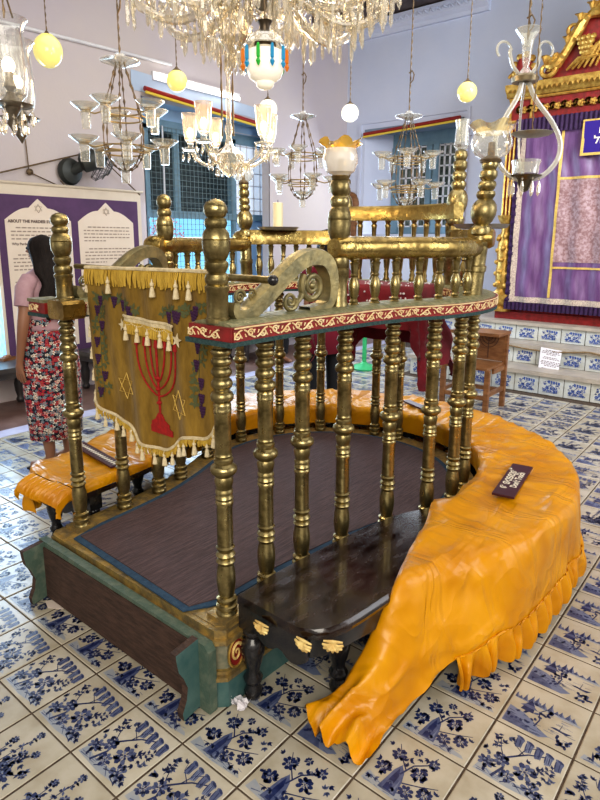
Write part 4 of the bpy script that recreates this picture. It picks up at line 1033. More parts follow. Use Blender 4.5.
b = MB(); rr = random.Random(5); P = []
o = at_z(238, 707, .0)
for i in range(7):
    P.append([Vector((o.x - .035 + .07 * i / 6 + rr.uniform(-.012, .012), o.y - .02 + .045 * k / 5 + rr.uniform(-.01, .01), .004 + max(0, rr.uniform(.0, .035)))) for k in range(6)])
b.grid(P); tag(b.build('crumpled_tissue', WPAP, smooth=False), 'crumpled white tissue on the floor beside the bench leg', 'tissue')
b = MB(); o = at_z(52, 606, .003); b.prism([(-.06, 0), (.0, -.02), (.06, .02), (.04, .05), (-.03, .045)], (o.x, o.y, .002), (1, 0, 0), (0, 1, 0), .002)
tag(b.build('paper_scrap', M('pinkish paper', (.7, .6, .52), rough=.7), smooth=False), 'pale paper scrap on the floor under the tipped bench', 'paper')

# ================================================================== embroidered banner across the entrance
YB = 1.34
bnr = thing('embroidered_banner', 'golden brown velvet banner with red menorah and tasselled fringe across the platform entrance', 'banner', (-1.85, YB, 1.5))
def BW(x, z, off=0.):
    f = .010 * sin((x + 2.3) * 21) * min(1, (1.5 - z) * 2) + .006 * sin((x + 2) * 44 + z * 5)
    return Vector((x, YB - f - off, z))
def PB_(u, v): p = at_y(u, v, YB); return (p.x, p.z)
low = [PB_(*q) for q in ((97, 400), (103, 406), (116, 416), (129, 424), (136, 433), (142, 441), (152, 446), (165, 450), (173, 447), (179, 440), (187, 437), (195, 437), (205, 439), (212, 434), (216, 424))]
topz = lambda x: lerp(PB_(86, 268)[1], PB_(215, 273)[1], (x + 2.25) / .8)
xl_t, xr_t = PB_(87, 268)[0], PB_(217, 272)[0]
n = 60; LP = catmull([(x, z, 0) for x, z in low], 8); LL = arclen(LP)
def lowp(t):
    s = t * LL[-1]; i = 0
    while i < len(LL) - 2 and LL[i + 1] < s: i += 1
    p = LP[i].lerp(LP[i + 1], (s - LL[i]) / (LL[i+1] - LL[i])); return p.x, p.y
def bxz(t, w):
    lx, lz = lowp(t); tx = lerp(xl_t, xr_t, t); return (lerp(tx, lx, w), lerp(topz(tx), lz, w))
b = MB(); rows = []
for j in range(41): rows.append([BW(*bxz(i / n, j / 40)) for i in range(n + 1)])
b.grid(rows); b.build('velvet_field', VELV, bnr, ang=180)
b = MB(); b.tube([(-2.38, YB + .012, PB_(86, 268)[1] + .004), (-1.22, YB + .012, PB_(262, 280)[1])], .012, 10); rod_ = b.build('hanging_rod', BR, bnr)
b = MB(); b.sphere((-1.22, YB + .012, PB_(262, 280)[1]), .018, 12); b.build('rod_knob', BLACKW, rod_)
b = MB(); b.tube([BW(lerp(xl_t, xr_t, i / 30), topz(lerp(xl_t, xr_t, i / 30)) + .004, .004) for i in range(31)], .008, 6)
for i in range(n * 2): p = lowp(i / (n * 2)); 
b.tube([BW(*lowp(i / 80), .003) for i in range(81)], .007, 6)
b.build('cream_braid', FRC, bnr)
b = MB(); rr = random.Random(1)
def fringe(mb, P, H, step, off):
    L = arclen(P); s = 0; i = 0
    while s < L[-1]:
        while i < len(L) - 2 and L[i + 1] < s: i += 1
        p = P[i].lerp(P[i+1], (s - L[i]) / max(L[i+1] - L[i], 1e-9)); h = H * rr.uniform(.85, 1.1); d = rr.uniform(-.004, .004)
        mb.tube([BW(p.x, p.z, off), BW(p.x + d, p.z - h * .5, off + .006), BW(p.x + d * 2, p.z - h, off + .003)], [step * .35, step * .55, step * .42], 5)
        s += step
fringe(b, [Vector((lerp(xl_t, xr_t, i / 20), 0, topz(lerp(xl_t, xr_t, i / 20)))) for i in range(21)], .066, .0085, .005)
b.build('top_fringe', FRY, bnr)
b = MB(); fringe(b, [Vector((lowp(i / 60)[0], 0, lowp(i / 60)[1])) for i in range(61)], .032, .008, .0); b.build('lower_fringe', FRY, bnr)
ta = MB(); ta.lathe([(.003, 0), (.004, -.012), (.0085, -.018), (.009, -.026), (.005, -.03), (.008, -.036), (.012, -.06), (.0135, -.072), (0, -.072)][::-1], (0, 0, 0), 9)
tf = None
def tassel(x, z, off, sc=1.):
    global tf
    p = BW(x, z, off)
    if tf is None: o = tf = ta.build('tassel', FRC, bnr, local=True)
    else: o = tf.copy(); col.objects.link(o)
    o.location = p - Vector(bnr.location); o.scale = (sc,) * 3
for u in (111, 155, 179, 192): x = PB_(u, 275)[0]; tassel(x, topz(x) - .03, .018, .95)
for k in range(15): x, z = lowp((k + .5) / 15); tassel(x, z - .004 - .012 * (k % 2), .006, .75 if k % 2 else .85)
for k in range(6): w = (k + .5) / 6; x, z = bxz(0, w); tassel(x - .004, z, .0, .75)
# little valance with tassels
b = MB(); vt = [PB_(126, 315), PB_(175, 326)]
def val(t, dz): x = lerp(vt[0][0], vt[1][0], t); z = lerp(vt[0][1], vt[1][1], t) - dz; return BW(x, z, .012)
b.tube([val(i / 20, 0) for i in range(21)], .006, 6); b.tube([val(i / 40, .024 + .009 * abs(sin(i / 40 * PI * 5))) for i in range(41)], .0028, 5)
b.grid([[val(i / 30, d) for i in range(31)] for d in (0, .022)]); b.build('small_valance', FRC, bnr)
b = MB()
for k in range(34): b.tube([val(k / 33, .02), val(k / 33, .045), val(k / 33, .068)], [.003, .0045, .003], 5)
b.build('small_fringe', FRY, bnr)
for k, t in enumerate((.09, .3, .53, .74, .93)): p = val(t, .03); tassel(p.x, p.z, .018, .9)
# menorah
b = MB(); cxm, zt = PB_(157, 343); zb_ = PB_(159, 433)[1]; H = zt - zb_
def ms(pts, r): b.tube([BW(cxm + x, zt - H + z * H, .004) for x, z in pts], r, 6)
ms([(.0, .08), (0, 1.0)], .005)
for R in (.040, .078, .118):
    zc = .97; dep = .30 + R * 2.1
    ms([(R * cos(a), zc - dep * sin(a)) for a in [PI * k / 18 for k in range(19)]], .0038)
for x in (-.118, -.078, -.04, 0, .04, .078, .118): ms([(x, .95), (x, 1.0), (x, 1.06)], [.009, .008, .003])
for z in (.35, .5, .62): ms([(0, z - .02), (0, z), (0, z + .02)], [.007, .013, .007])
b.prism([(-.075, .0), (.075, .0), (.075, .022), (.055, .03), (.055, .045), (.03, .058), (.012, .085), (-.012, .085), (-.03, .058), (-.055, .045), (-.055, .03), (-.075, .022)], BW(cxm, zb_, .006), (1, 0, 0), (0, 0, 1), .003)
b.build('menorah_embroidery', REDE, bnr)
# stars
def star(cx, cz, R, r, mat, solid=False, rot=0.):
    b = MB()
    if solid:
        pts = []
        for k in range(10): a = PI/2 + PI*k/5 + rot; q = R if k % 2 == 0 else R*.42; pts.append((q*cos(a), q*sin(a)))
        b.prism(pts, BW(cx, cz, .006), (1, 0, 0), (0, 0, 1), .003); return b.build('star_applique', mat, bnr)
    for s_ in (0, PI):
        P = [BW(cx + R*cos(PI/2 + s_ + 2*PI*k/3 + rot), cz + R*sin(PI/2 + s_ + 2*PI*k/3 + rot), .003) for k in range(3)]
        b.tube(P + [P[0]], r, 5)
    return b.build('star_embroidery', mat, bnr)
star(*PB_(126, 386), .055, .0022, GBRAID); star(*PB_(180, 405), .058, .0022, GBRAID)
star(*PB_(122, 325), .026, 0, FRC, True, .2); star(*PB_(180, 340), .028, 0, FRC, True, -.2)
# grape vines
rr = random.Random(8)
vines = [[(99, 296), (112, 296), (124, 302), (134, 312)], [(100, 300), (100, 320), (102, 345), (104, 370), (107, 392)], [(163, 312), (174, 310), (186, 312), (200, 306)], [(202, 335), (200, 360), (199, 385), (200, 405)]]
for vn in vines:
    gb, lb = MB(), MB()
    P = catmull([(*PB_(*q), 0) for q in vn], 6); lb.tube([BW(p.x, p.y, .002) for p in P], .0018, 4)
    for k, p in enumerate(P[::2]):
        sx = rr.choice((-1, 1)) * .022
        for m_ in range(5):
            a = 2*PI*m_/5 + rr.random(); c_ = Vector((p.x + sx, p.y + rr.uniform(-.01, .01), 0))
            lb.add([BW(c_.x, c_.y, .004), BW(c_.x + .014*cos(a - .5), c_.y + .014*sin(a - .5), .004), BW(c_.x + .026*cos(a), c_.y + .026*sin(a), .004), BW(c_.x + .014*cos(a + .5), c_.y + .014*sin(a + .5), .004)], [(0, 1, 2, 3)])
        if k % 2:
            for m_ in range(10):
                yy = m_ // 3; gb.sphere(BW(p.x - sx * .7 + ((m_ % 3) - 1) * .011 * (1 - yy * .25), p.y - .008 - yy * .011, .004), .0075, 6, sc=(1, .5, 1))
    vo_ = lb.build('vine_embroidery', LEAFE, bnr, smooth=False); gb.build('grape_embroidery', GRAPE, vo_)

# ================================================================== the ark
YA = 7.36; AX0, AX1 = -2.78, .10
ARKF = lambda z: .68 + (z - .76) * .938
ARKI = lambda z: .76 + (z - .68) / .938; AXC = (AX0 + AX1) / 2
ark = thing('ark_cabinet', 'carved red and gilt ark with scrolled crest above the tiled steps', 'ark', (AXC, YA, .76))
b = MB(); b.box(AX0 - .02, AX1 + .02, YA - .06, YW - .02, .762, .86); b.box(AX0 + .02, AX1 - .02, YA + .02, YW - .02, .86, .98)
b.box(AX0 + .05, AX1 - .05, YA + .1, YW - .02, .98, 3.4); b.build('red_carcass', REDP, ark, smooth=False)
for x in (AX0 + .04, AX1 - .04):
    b = MB(); b.lathe([(.12, .86), (.13, .90), (.10, .93), (.12, .97), (.14, 1.02), (.15, 1.08), (.09, 1.12), (.07, 1.15), (.09, 1.22), (.10, 1.35), (.085, 1.5), (.10, 1.62), (.09, 1.75), (.06, 1.9), (.08, 2.0), (.11, 2.06), (.12, 2.1)], (x, YA - .02, 0), 16)
    for z in (1.2, 1.35, 1.5, 1.65, 1.8):
        for a in range(6): b.sphere((x + .09 * cos(a * PI/3 + z), YA - .02 + .09 * sin(a * PI/3 + z), z + .03 * (a % 2)), .035, 8)
    b.build('carved_colonnette', GOLD, ark)
for x in (AX0 + .02, AX1 - .02):
    b = MB(); b.box(x - .06, x + .06, YA - .03, YA + .1, 2.1, 3.2); pil_ = b.build('pilaster', REDP, ark, smooth=False)
    for dx in (-.045, 0, .045): b = MB(); b.tube([(x + dx, YA - .035, 2.1), (x + dx, YA - .035, 3.2)], .013, 8); b.build('gilt_reeding', GOLD, pil_)
b = MB(); b.box(AX0 - .02, AX1 + .02, YA - .05, YW - .02, 3.2, 3.52); b.build('frieze', REDP, ark, smooth=False)
b = MB()
for z, r in ((3.235, .022), (3.50, .02)): b.tube([(AX0 - .02, YA - .06, z), (AX1 + .02, YA - .06, z)], r, 8)
x = AX0 + .05
while x < AX1:
    for s_ in (-1, 1): b.tube([(x + .05 + (.035 + .0 * k) * (1 - k/16) * cos(k * .5 * s_), YA - .06, 3.365 + .055 * (1 - k/16) * sin(k * .5 * s_) * s_) for k in range(14)], .017, 6)
    b.sphere((x + .10, YA - .06, 3.365), .040, 8, sc=(1, .6, 1)); b.sphere((x + .11, YA - .085, 3.365), .016, 6)
    for a in range(5): b.sphere((x + .11 + .03 * cos(a*1.256), YA - .07, 3.365 + .03 * sin(a*1.256)), .017, 6)
    x += .125
for x in (AX0 + .0, AX0 + .24): b.box(x - .012, x + .012, YA - .07, YA - .05, 3.25, 3.5)
b.build('carved_scrollwork', GOLD, ark)
b = MB(); b.prism([(0, 3.52), (-.08, 3.52), (-.10, 3.56), (-.15, 3.60), (-.16, 3.66), (0, 3.68)], (AX0 - .05, YA, 0), (0, 1, 0), (0, 0, 1), AX1 - AX0 + .1)
x = AX0 - .04
while x < AX1 + .02: b.prism([(0, 0), (.045, 0), (.0225, -.05)], (x, YA - .15, 3.61), (1, 0, 0), (0, 0, 1), -.02); x += .055
b.build('cornice', GOLD, ark, ang=30)
# crest
def crest_z(x):
    u = abs(x - AXC) / 1.12
    return 3.68 + max(0, .12 + 1.05 * (1 - u) ** 1.15 + .10 * sin(u * 13)) if u < 1 else 3.68
n = 60; poly = [(AXC - 1.12, 3.68)] + [(lerp(AXC - 1.12, AXC + 1.12, i / n), crest_z(lerp(AXC - 1.12, AXC + 1.12, i / n))) for i in range(1, n)] + [(AXC + 1.12, 3.68)]
b = MB(); b.prism(poly, (0, YA - .02, 0), (1, 0, 0), (0, 0, 1), -.06); b.build('crest_board', REDP, ark, smooth=False)
b = MB()
for sg in (-1, 1):
    P = [Vector((AXC + sg * (1.12 - i * .0187 * 3), YA - .07, crest_z(AXC + sg * (1.12 - i * .056)) + .02)) for i in range(1, 20)]
    b.tube(P, [.035 + .03 * abs(sin(i * .9)) for i in range(len(P))], 8)
    for i, p in enumerate(P[::2]):
        for k in range(3):
            a = .6 + k * .6; b.tube([p, p + Vector((-sg * .08 * cos(a), -.03, .08 * sin(a) + .02)), p + Vector((-sg * .15 * cos(a + .3), -.01, .12 * sin(a)))], [.022, .034, .006], 7)
    for (cx_, cz_, R) in ((AXC + sg * 1.05, 3.79, .10), (AXC + sg * .80, 4.18, .09), (AXC + sg * .5, 4.5, .09)):
        b.tube([Vector((cx_ + sg * R * (1 - k/24) * cos(k * .45 + 2.5), YA - .08, cz_ + R * (1 - k/24) * sin(k * .45 + 2.5))) for k in range(20)], [.034 * (1 - k/30) for k in range(20)], 8)
    for k in range(16):   # grape cluster
        yy = k // 4; b.sphere((AXC + sg * (.66 + ((k % 4) - 1.5) * .05 * (1 - yy * .2)), YA - .1, 4.06 - yy * .05), .032, 8)
    for a in range(6): t = a / 5; b.tube([(AXC + sg * (.85 - t * .3), YA - .06, 3.75), (AXC + sg * (.72 - t * .3), YA - .1, 3.84 + .04 * a), (AXC + sg * (.45 - t * .2), YA - .07, 3.86 + .09 * a)], [.012, .03, .008], 7)
    c0 = AXC + sg * 1.33      # small finial at the cornice corner
    for k in range(9): a = 2*PI*k/9; b.sphere((c0 + .11 * cos(a), YA - .04, 3.86 + .15 * sin(a)), .045, 8)
    b.tube([Vector((c0 + sg * (.1 + .06 * (1 - k/18) * cos(k*.5)), YA - .06, 3.76 + .06 * (1 - k/18) * sin(k*.5))) for k in range(15)], .018, 7)
b.build('crest_carving', GOLD, ark)
for sg in (-1, 1): b = MB(); b.lathe([(0, -.14), (.08, -.12), (.10, 0), (.08, .12), (0, .15)], (AXC + sg * 1.33, YA - .02, 3.84), 14); b.build('crest_finial', REDP, ark)

# curtain in front of the ark
cu_ = thing('ark_curtain', 'purple satin curtain with brocade centre and gold braid hung before the ark', 'curtain', (AXC, YA - .1, 3.2))
YC = YA - .12; C0, C1 = AX0 + .17, AX1 - .17; ZT, ZB = 3.16, 1.00
BRX = at_y(556, 220, YC).x
def crt(x, z, off=0.):
    u = (x - C0) / (C1 - C0); f = .020 * sin(x * 24 + 1.0 * sin(z * 2) + z * 1.6) + .010 * nz(x * 3, z * 1.2) + .006 * sin((x * 1.6 + z) * 13) 
    return Vector((x, YC - f * min(1, (ZT - z) * 1.5 + .2) - off, z))
def patch(mb, x0, x1, z0, z1, off, nx=30, nz_=30): mb.grid([[crt(lerp(x0, x1, i / nx), lerp(z0, z1, j / nz_), off) for i in range(nx + 1)] for j in range(nz_ + 1)])
b = MB(); patch(b, C0, C1, ZB, ZT, 0, 150, 50); b.build('satin_panel', PURP, cu_, ang=180)
BRX2 = 2 * AXC - BRX
b = MB(); patch(b, BRX, BRX2, 1.52, 2.50, .006, 90, 30); b.build('brocade_panel', BROC, cu_, ang=180)
b = MB(); 
for (x0, x1, z0, z1) in ((BRX - .015, BRX + .015, ZB + .08, ZT), (BRX2 - .015, BRX2 + .015, ZB + .08, ZT), (BRX, BRX2, 1.44, 1.465), (BRX, BRX2, 2.50, 2.53)): patch(b, x0, x1, z0, z1, .012, 2 if x1 - x0 < .1 else 90, 60 if z1 - z0 > .5 else 2)
zp0, zp1 = ARKI(at_y(590, 156, YC).z), ARKI(at_y(590, 120, YC).z); xp0 = at_y(583, 140, YC).x; xp1 = 2 * AXC - xp0
for (x0, x1, z0, z1) in ((xp0, xp1, zp0, zp0 + .03), (xp0, xp1, zp1 - .03, zp1), (xp0, xp0 + .03, zp0, zp1), (xp1 - .03, xp1, zp0, zp1)): patch(b, x0, x1, z0, z1, .05, 4, 4)
b.build('gold_braid', GBRAID, cu_, ang=180)
b = MB(); patch(b, C0 + .0, C0 + .06, ZB, ZT - .1, .01, 3, 50); patch(b, C0, C1, ZB + .0, ZB + .07, .01, 120, 3); patch(b, C1 - .085, C1, ZB, ZT - .1, .01, 3, 50); b.build('lace_border', LACE, cu_, ang=180)
b = MB(); 
b.grid([[Vector((lerp(C0 - .06, C1 + .06, i / 260), YC - .035 - .014 * sin(i * 1.3), z)) for i in range(261)] for z in (ZT - .1, ZT + .08)])
b.grid([[Vector((lerp(C0 - .05, C1 + .05, i / 260), YC - .035 - .014 * sin(i * 1.3), z)) for i in range(261)] for z in (ZB - .10, ZB + .0)])
b.grid([[Vector((x, YC - .01 - .01 * sin(j * 1.2), lerp(ZB - .1, ZT, j / 120))) for x in (C0 - .05, C0 + .01)] for j in range(121)])
b.build('deep_purple_trim', PURPD, cu_, ang=180)
b = MB(); b.box(xp0 + .02, xp1 - .02, YC - .055, YC - .03, zp0 + .02, zp1 - .02); b.build('blue_plaque', BLUEP, cu_, smooth=False)
b = MB()
for txt, sz, x, z in (('11', .085, xp0 + .20, zp1 - .16), ('לזכרון', .11, xp0 + .26, zp0 + .13)):
    vs, fs = text_geo(txt, sz, (x, YC - .057, z), (1, 0, 0), (0, 0, 1), bold=.003); b.add(vs, fs)
b.build('gold_lettering', LETT, cu_, smooth=False)

for o_ in list(bpy.data.objects):
    if o_.parent and (o_.parent in (ark, cu_) or o_.parent.parent == ark):
        for v_ in o_.data.vertices: v_.co.z = ARKF(v_.co.z)

# notice on the steps, rope
t = thing('paper_notice', 'white printed notice hanging from the rope across the tiled steps', 'notice', (0, 7.2, .5))
q = [at_y(541, 347, 6.77), at_y(562, 351, 6.77), at_y(558, 374, 6.66), at_y(538, 370, 6.66)]
t.location = q[0]
b = MB(); b.add(q, [(0, 1, 2, 3)]); U = (q[1] - q[0]).normalized(); Wd = (q[1] - q[0]).length; Dn = (q[3] - q[0]); Nn = U.cross(Dn).normalized(); Nn = Nn if Nn.y < 0 else -Nn
b.add([p - Nn * .003 for p in q], [(3, 2, 1, 0)]); b.build('sheet', WPAP, t, smooth=False)
b = MB(); rr = random.Random(2)
for k, wdt in enumerate((.5, .8, .85, .4, 0, .6, .7, 0, .8, .85, .8, .5, 0, .7, .6)):
    if not wdt: continue
    c_ = q[0] + Dn * (.07 + k * .06); x = (1 - wdt) / 2
    while x < (1 + wdt) / 2:
        w_ = rr.uniform(.05, .12); p = c_ + U * (Wd * x) + Nn * .002; b.add([p, p + U * (Wd * w_), p + U * (Wd * w_) + Dn * .026, p + Dn * .026], [(0, 1, 2, 3)]); x += w_ + .03
b.build('printed_lines', INK, t, smooth=False)
b = MB(); P = [Vector((lerp(-2.55, .5, i / 60), 6.765, .465 - .045 * sin(PI * ((i / 20) % 1)))) for i in range(61)]
b.tube(P, [.007 + .003 * (i % 2) for i in range(61)], 6); tag(b.build('barrier_rope', M('twisted jute rope', (.30, .22, .12), (.16, .10, .05), scale=90, rough=.9)), 'thin twisted rope strung along the tiled ark steps', 'rope')

# wooden stand beside the bimah
t = thing('wooden_stool', 'brown wooden high backed stool with carved menorah near the ark steps', 'stool', (-2.27, 5.6, 0))
sx0, sx1, sy0, sy1 = -2.50, -2.05, 5.42, 5.72
b = MB(); b.box(sx0 - .02, sx1 + .03, sy0 + .02, sy1 + .03, .735, .765); b.build('top_board', OAK, t, smooth=False)
lgm = MB(); 
for (x, y, h) in ((sx1, sy1, .735), (sx0, sy1, .735), (sx1, sy0 - .12, .43), (sx0, sy0 - .12, .43)):
    l_ = MB(); l_.box(x - .022, x + .022, y - .022, y + .022, 0, h); l_.build('leg', OAK, t, smooth=False)
b = MB(); b.box(sx0, sx1, sy0 - .15, sy1 - .02, .43, .455); b.build('seat_board', OAK, t, smooth=False)
b = MB(); b.box(sx0 + .03, sx1 - .0, sy1 - .03, sy1 - .01, .46, .735); b.build('back_panel', OAK, t, smooth=False)
b = MB()
for y in (sy0 - .12, sy1): b.box(sx0, sx1, y - .015, y + .015, .14, .18)
for x in (sx0, sx1): b.box(x - .015, x + .015, sy0 - .12, sy1, .17, .21)
b.box(sx1 - .01, sx1 + .012, sy0, sy1, .38, .43)
b.build('stretcher', OAK, t, smooth=False)
b = MB(); cx_ = (sx0 + sx1) / 2 + .06
b.tube([(cx_, sy1 - .032, .48), (cx_, sy1 - .032, .70)], .005, 5)
for R in (.04, .07, .10): b.tube([(cx_ + R * cos(a), sy1 - .032, .70 - 1.1 * R * sin(a)) for a in [PI * k / 12 for k in range(13)]], .004, 5)
b.build('menorah_carving', M('carved dark line', (.08, .03, .01), rough=.6), t)

# green stand far behind
gp = at_z(364, 369, 0)
t = thing('green_stand', 'green painted post stand with round base beyond the platform', 'stand', gp)
b = MB(); b.lathe([(.15, 0), (.155, .02), (.13, .05), (.05, .075), (.03, .10)], (0, 0, 0), 20); b.build('base', GREENP, t, local=True)
b = MB(); b.lathe([(.028, .09), (.026, .8), (.03, .86), (.03, .9), (0, .91)], (0, 0, 0), 12); b.build('pole', GREENP, t, local=True)

# reading desk inside the platform
t = thing('reading_desk', 'reading desk draped in maroon velvet at the back of the platform', 'desk', (-1.80, 2.96, PZ + .01))
dx, dy = -1.80, 2.96
for ex in (-.2, .2): b = MB(); b.tube([(dx + ex, dy + .05, 1.345), (dx + ex - .05, dy + .42, 1.345)], .014, 8); b.build('support_arm', BR2, t)
b = MB(); b.obox((dx, dy, 1.365), .56, .34, .025, .1); b.build('top_board', OAK, t, smooth=False)
b = MB(); R = Matrix.Rotation(.1, 3, 'Z'); rows = []
for j in range(33):
    row = []
    for i in range(33):
        u, v = lerp(-.56, .75, i / 32), lerp(-.42, .58, j / 32)
        # square cloth on a table .58 x .36, overhang drops
        ex, ey = max(0, abs(u) - .29), max(0, abs(v) - .18); d = math.hypot(ex, ey)
        x = max(-.29, min(.29, u)) + (ex * .22 * (1 if u > 0 else -1)); y = max(-.18, min(.18, v)) + (ey * .22 * (1 if v > 0 else -1))
        dd = ex + ey if min(ex, ey) > 0 else d
        z = 1.383 - min(dd * .95, .55) + (.003 if d == 0 else 0); 
        wv = .014 * sin((u + v) * 26) * min(1, d * 5); p = R @ Vector((x, y, 0)); row.append(Vector((dx + p.x + wv, dy + p.y + wv, z)))
    rows.append(row)
b.grid(rows); b.build('velvet_cloth', MARO, t, ang=180)
b = MB(); rr = random.Random(4)
for k in range(46):
    u, v = rr.uniform(-.27, .27), rr.uniform(-.16, .16); p = R @ Vector((u, v, 0)); b.sphere((dx + p.x, dy + p.y, 1.387), .006, 6)
    if k < 26: p = R @ Vector((u, -.19 - .01, 0)); b.sphere((dx + p.x, dy + p.y, 1.37 - .02 - (k % 3) * .025), .006, 6)
b.build('white_spot', WPAP, t)

# candle pans on the side rails
def pan(name_c, s_, label, candle):
    p, n_ = at_s(s_, 0, 1.648 + .044); t = thing('candle_pan', label, 'pan', p, 'grey pans on the brass rails')
    b = MB(); b.lathe([(.105, .0), (.125, .004), (.138, .022), (.134, .022), (.12, .008), (0, .008)], (0, 0, 0), 28); b.build('tray', PLATEM, t, local=True)
    if candle:
        t2 = thing('pillar_candle', 'thick cream candle standing on the grey pan behind the scroll bracket', 'candle', p + Vector((0, 0, .009)))
        b = MB(); b.lathe([(.034, 0), (.034, .165), (.028, .168), (.008, .164), (0, .164)], (0, 0, 0), 20); wx_ = b.build('wax', CANDLE, t2, local=True)
        b = MB(); b.tube([(0, 0, .16), (.002, 0, .185)], .002, 5); b.build('wick', BLACKC, wx_, local=True)
def s_px(u, z, lo, hi):
    best = None
    for k in range(200):
        s_ = lerp(lo, hi, k / 199); p = at_s(s_)[0]; Yc = -sin(YAW)*(p.x-CAMX) + cos(YAW)*(p.y-CAMY); Xc = cos(YAW)*(p.x-CAMX) + sin(YAW)*(p.y-CAMY)
        d = Yc * cos(PITCH) - (z - CAMH) * sin(PITCH); uu = 300 + FPX * Xc / d
        if best is None or abs(uu - u) < best[0]: best = (abs(uu - u), s_)
    return best[1]
pan('a', s_px(277, 1.72, s_near(*circ(117)), s_near(*circ(173))), 'round grey metal pan carrying a cream candle on the left brass rail', True)
pan('b', s_px(489, 1.72, s_near(*circ(7)), s_near(*circ(30))), 'round grey metal pan without candle behind the tall right post', False)

# wall clock far behind
p = at_y(349, 205, YW)
t = thing('wall_clock', 'round topped brown wooden clock on the back wall above the brass rail', 'clock', (p.x, YW, p.z))
b = MB(); b.lathe([(.22, 0), (.22, .05), (.17, .08), (.16, .08)], (p.x, YW, p.z), 28, axis=(0, -1, 0)); b.prism([(-.2, -.1), (.2, -.1), (.24, -.34), (-.24, -.34)], (p.x, YW, p.z), (1, 0, 0), (0, 0, 1), .06 * 1); 
b.box(p.x - .17, p.x + .17, YW - .07, YW, p.z - .62, p.z - .3)
b.build('case', OAK, t, ang=30)
b = MB(); b.lathe([(0, .07), (.165, .07)], (p.x, YW, p.z), 24, axis=(0, -1, 0)); b.build('dial', PAPER, t)
b = MB()
for k in range(12): a = k * PI / 6; b.obox((p.x + .13 * sin(a), YW - .073, p.z + .13 * cos(a)), .014, .004, .035, R=Matrix.Rotation(a, 3, 'Y'))
b.tube([(p.x, YW - .078, p.z), (p.x + .05, YW - .078, p.z + .07)], .006, 5); b.tube([(p.x, YW - .078, p.z), (p.x - .02, YW - .078, p.z + .11)], .004, 5)
b.build('hand', BLACKC, t)

# printed scroll banner on the left wall
XB = XW + .10
def SP(u, v): p = at_x(u, v, XB); return p.y, p.z
ya, yb_ = SP(-6, 190)[0], SP(137, 203)[0]; zt_, zb2 = 2.05, .44
t = thing('printed_wall_banner', 'purple framed printed history banner hanging on the left wall', 'banner', (XB, (ya + yb_) / 2, zt_))
YD = Vector((0, 1, 0)); 
def PV(y, z, off=0): return Vector((XB + off, y, z))
b = MB(); b.add([PV(ya - .03, zb2 - .09), PV(yb_ + .05, zb2 - .09), PV(yb_ + .05, zt_ + .10), PV(ya - .03, zt_ + .10)], [(0, 1, 2, 3)]); b.box(XB - .006, XB - .002, ya - .03, yb_ + .05, zb2 - .09, zt_ + .10); b.build('vinyl_sheet', M('cream vinyl', (.70, .62, .50), (.62, .54, .43), scale=3, rough=.6), t, smooth=False)
b = MB(); b.add([PV(ya, zb2, .002), PV(yb_, zb2, .002), PV(yb_, zt_, .002), PV(ya, zt_, .002)], [(0, 1, 2, 3)]); b.build('purple_border', PRPL, t, smooth=False)
ym = (ya + yb_) / 2
def panel(y0, y1):
    m_ = (y0 + y1) / 2; P = [(y0, zb2 + .07), (y1, zb2 + .07), (y1, zt_ - .24)]
    for k in range(9): a = k / 8; P.append((lerp(y1, m_ + .10, a), zt_ - .24 + .12 * sin(a * PI / 2)))
    P += [(m_ + .03, zt_ - .055), (m_, zt_ - .03), (m_ - .03, zt_ - .055)]
    for k in range(9): a = k / 8; P.append((lerp(m_ - .10, y0, a), zt_ - .12 - .12 * (1 - cos(a * PI / 2))))
    return P
b = MB()
for y0, y1 in ((ya + .07, ym - .04), (ym + .04, yb_ - .07)): b.add([PV(y, z, .004) for y, z in panel(y0, y1)], [tuple(range(len(panel(y0, y1))))])
b.build('text_panel', PAPER, t, smooth=False)
b = MB(); bt = MB(); rr = random.Random(6)
vs, fs = text_geo('ABOUT THE PARDESI SYNAGOGUE', .040, PV((ya + ym) / 2 + .015, zt_ - .265, .006), YD, (0, 0, 1), bold=.0016); bt.add(vs, fs)
vs, fs = text_geo('Why Pardesi?', .034, PV(ya + .12, zt_ - .482, .006), YD, (0, 0, 1), align='LEFT', bold=.0008); bt.add(vs, fs)
for (y0, y1, z0) in ((ya + .12, ym - .09, zt_ - .32), (ym + .10, yb_ - .12, zt_ - .30)):
    z = z0; k = 0
    while z > zb2 + .15:
        para = k % 6
        if para == 5: z -= .05; k += 1; continue
        if y0 < ym and k in (4,): z -= .07; k += 1; continue
        y = y0 + (.05 if para == 0 else 0); ye = y1 if para != 4 else lerp(y0, y1, .45)
        while y < ye:
            w_ = rr.uniform(.02, .055); b.add([PV(y, z, .006), PV(min(y + w_, ye), z, .006), PV(min(y + w_, ye), z + .012, .006), PV(y, z + .012, .006)], [(0, 1, 2, 3)]); y += w_ + .012
        z -= .036; k += 1
for y_ in ((ya + .07 + ym - .04) / 2, (ym + .04 + yb_ - .07) / 2):
    for s_ in (0, PI):
        P = [PV(y_ + .042 * cos(PI/2 + s_ + 2*PI*k/3), zt_ - .125 + .042 * sin(PI/2 + s_ + 2*PI*k/3), .007) for k in range(3)]; b.tube(P + [P[0]], .0025, 4)
b.build('body_text', INKL, t, smooth=False); bt.build('heading', INK, t, smooth=False)
b = MB(); b.tube([PV(ya - .06, zt_ + .11), PV(yb_ + .08, zt_ + .11)], .015, 8); b.build('top_rod', M('pale rod', (.6, .52, .4), rough=.5), t)
b = MB(); fanp = at_x(92, 152, XW + .02); pk = at_x(140, 195, XB); b.tube([PV(ya - .3, zt_ + .06 + .02), Vector((XB, fanp.y - .02, fanp.z)), Vector((XB, pk.y, pk.z))], .008, 6); b.build('hanging_cord', CHAINM, t)

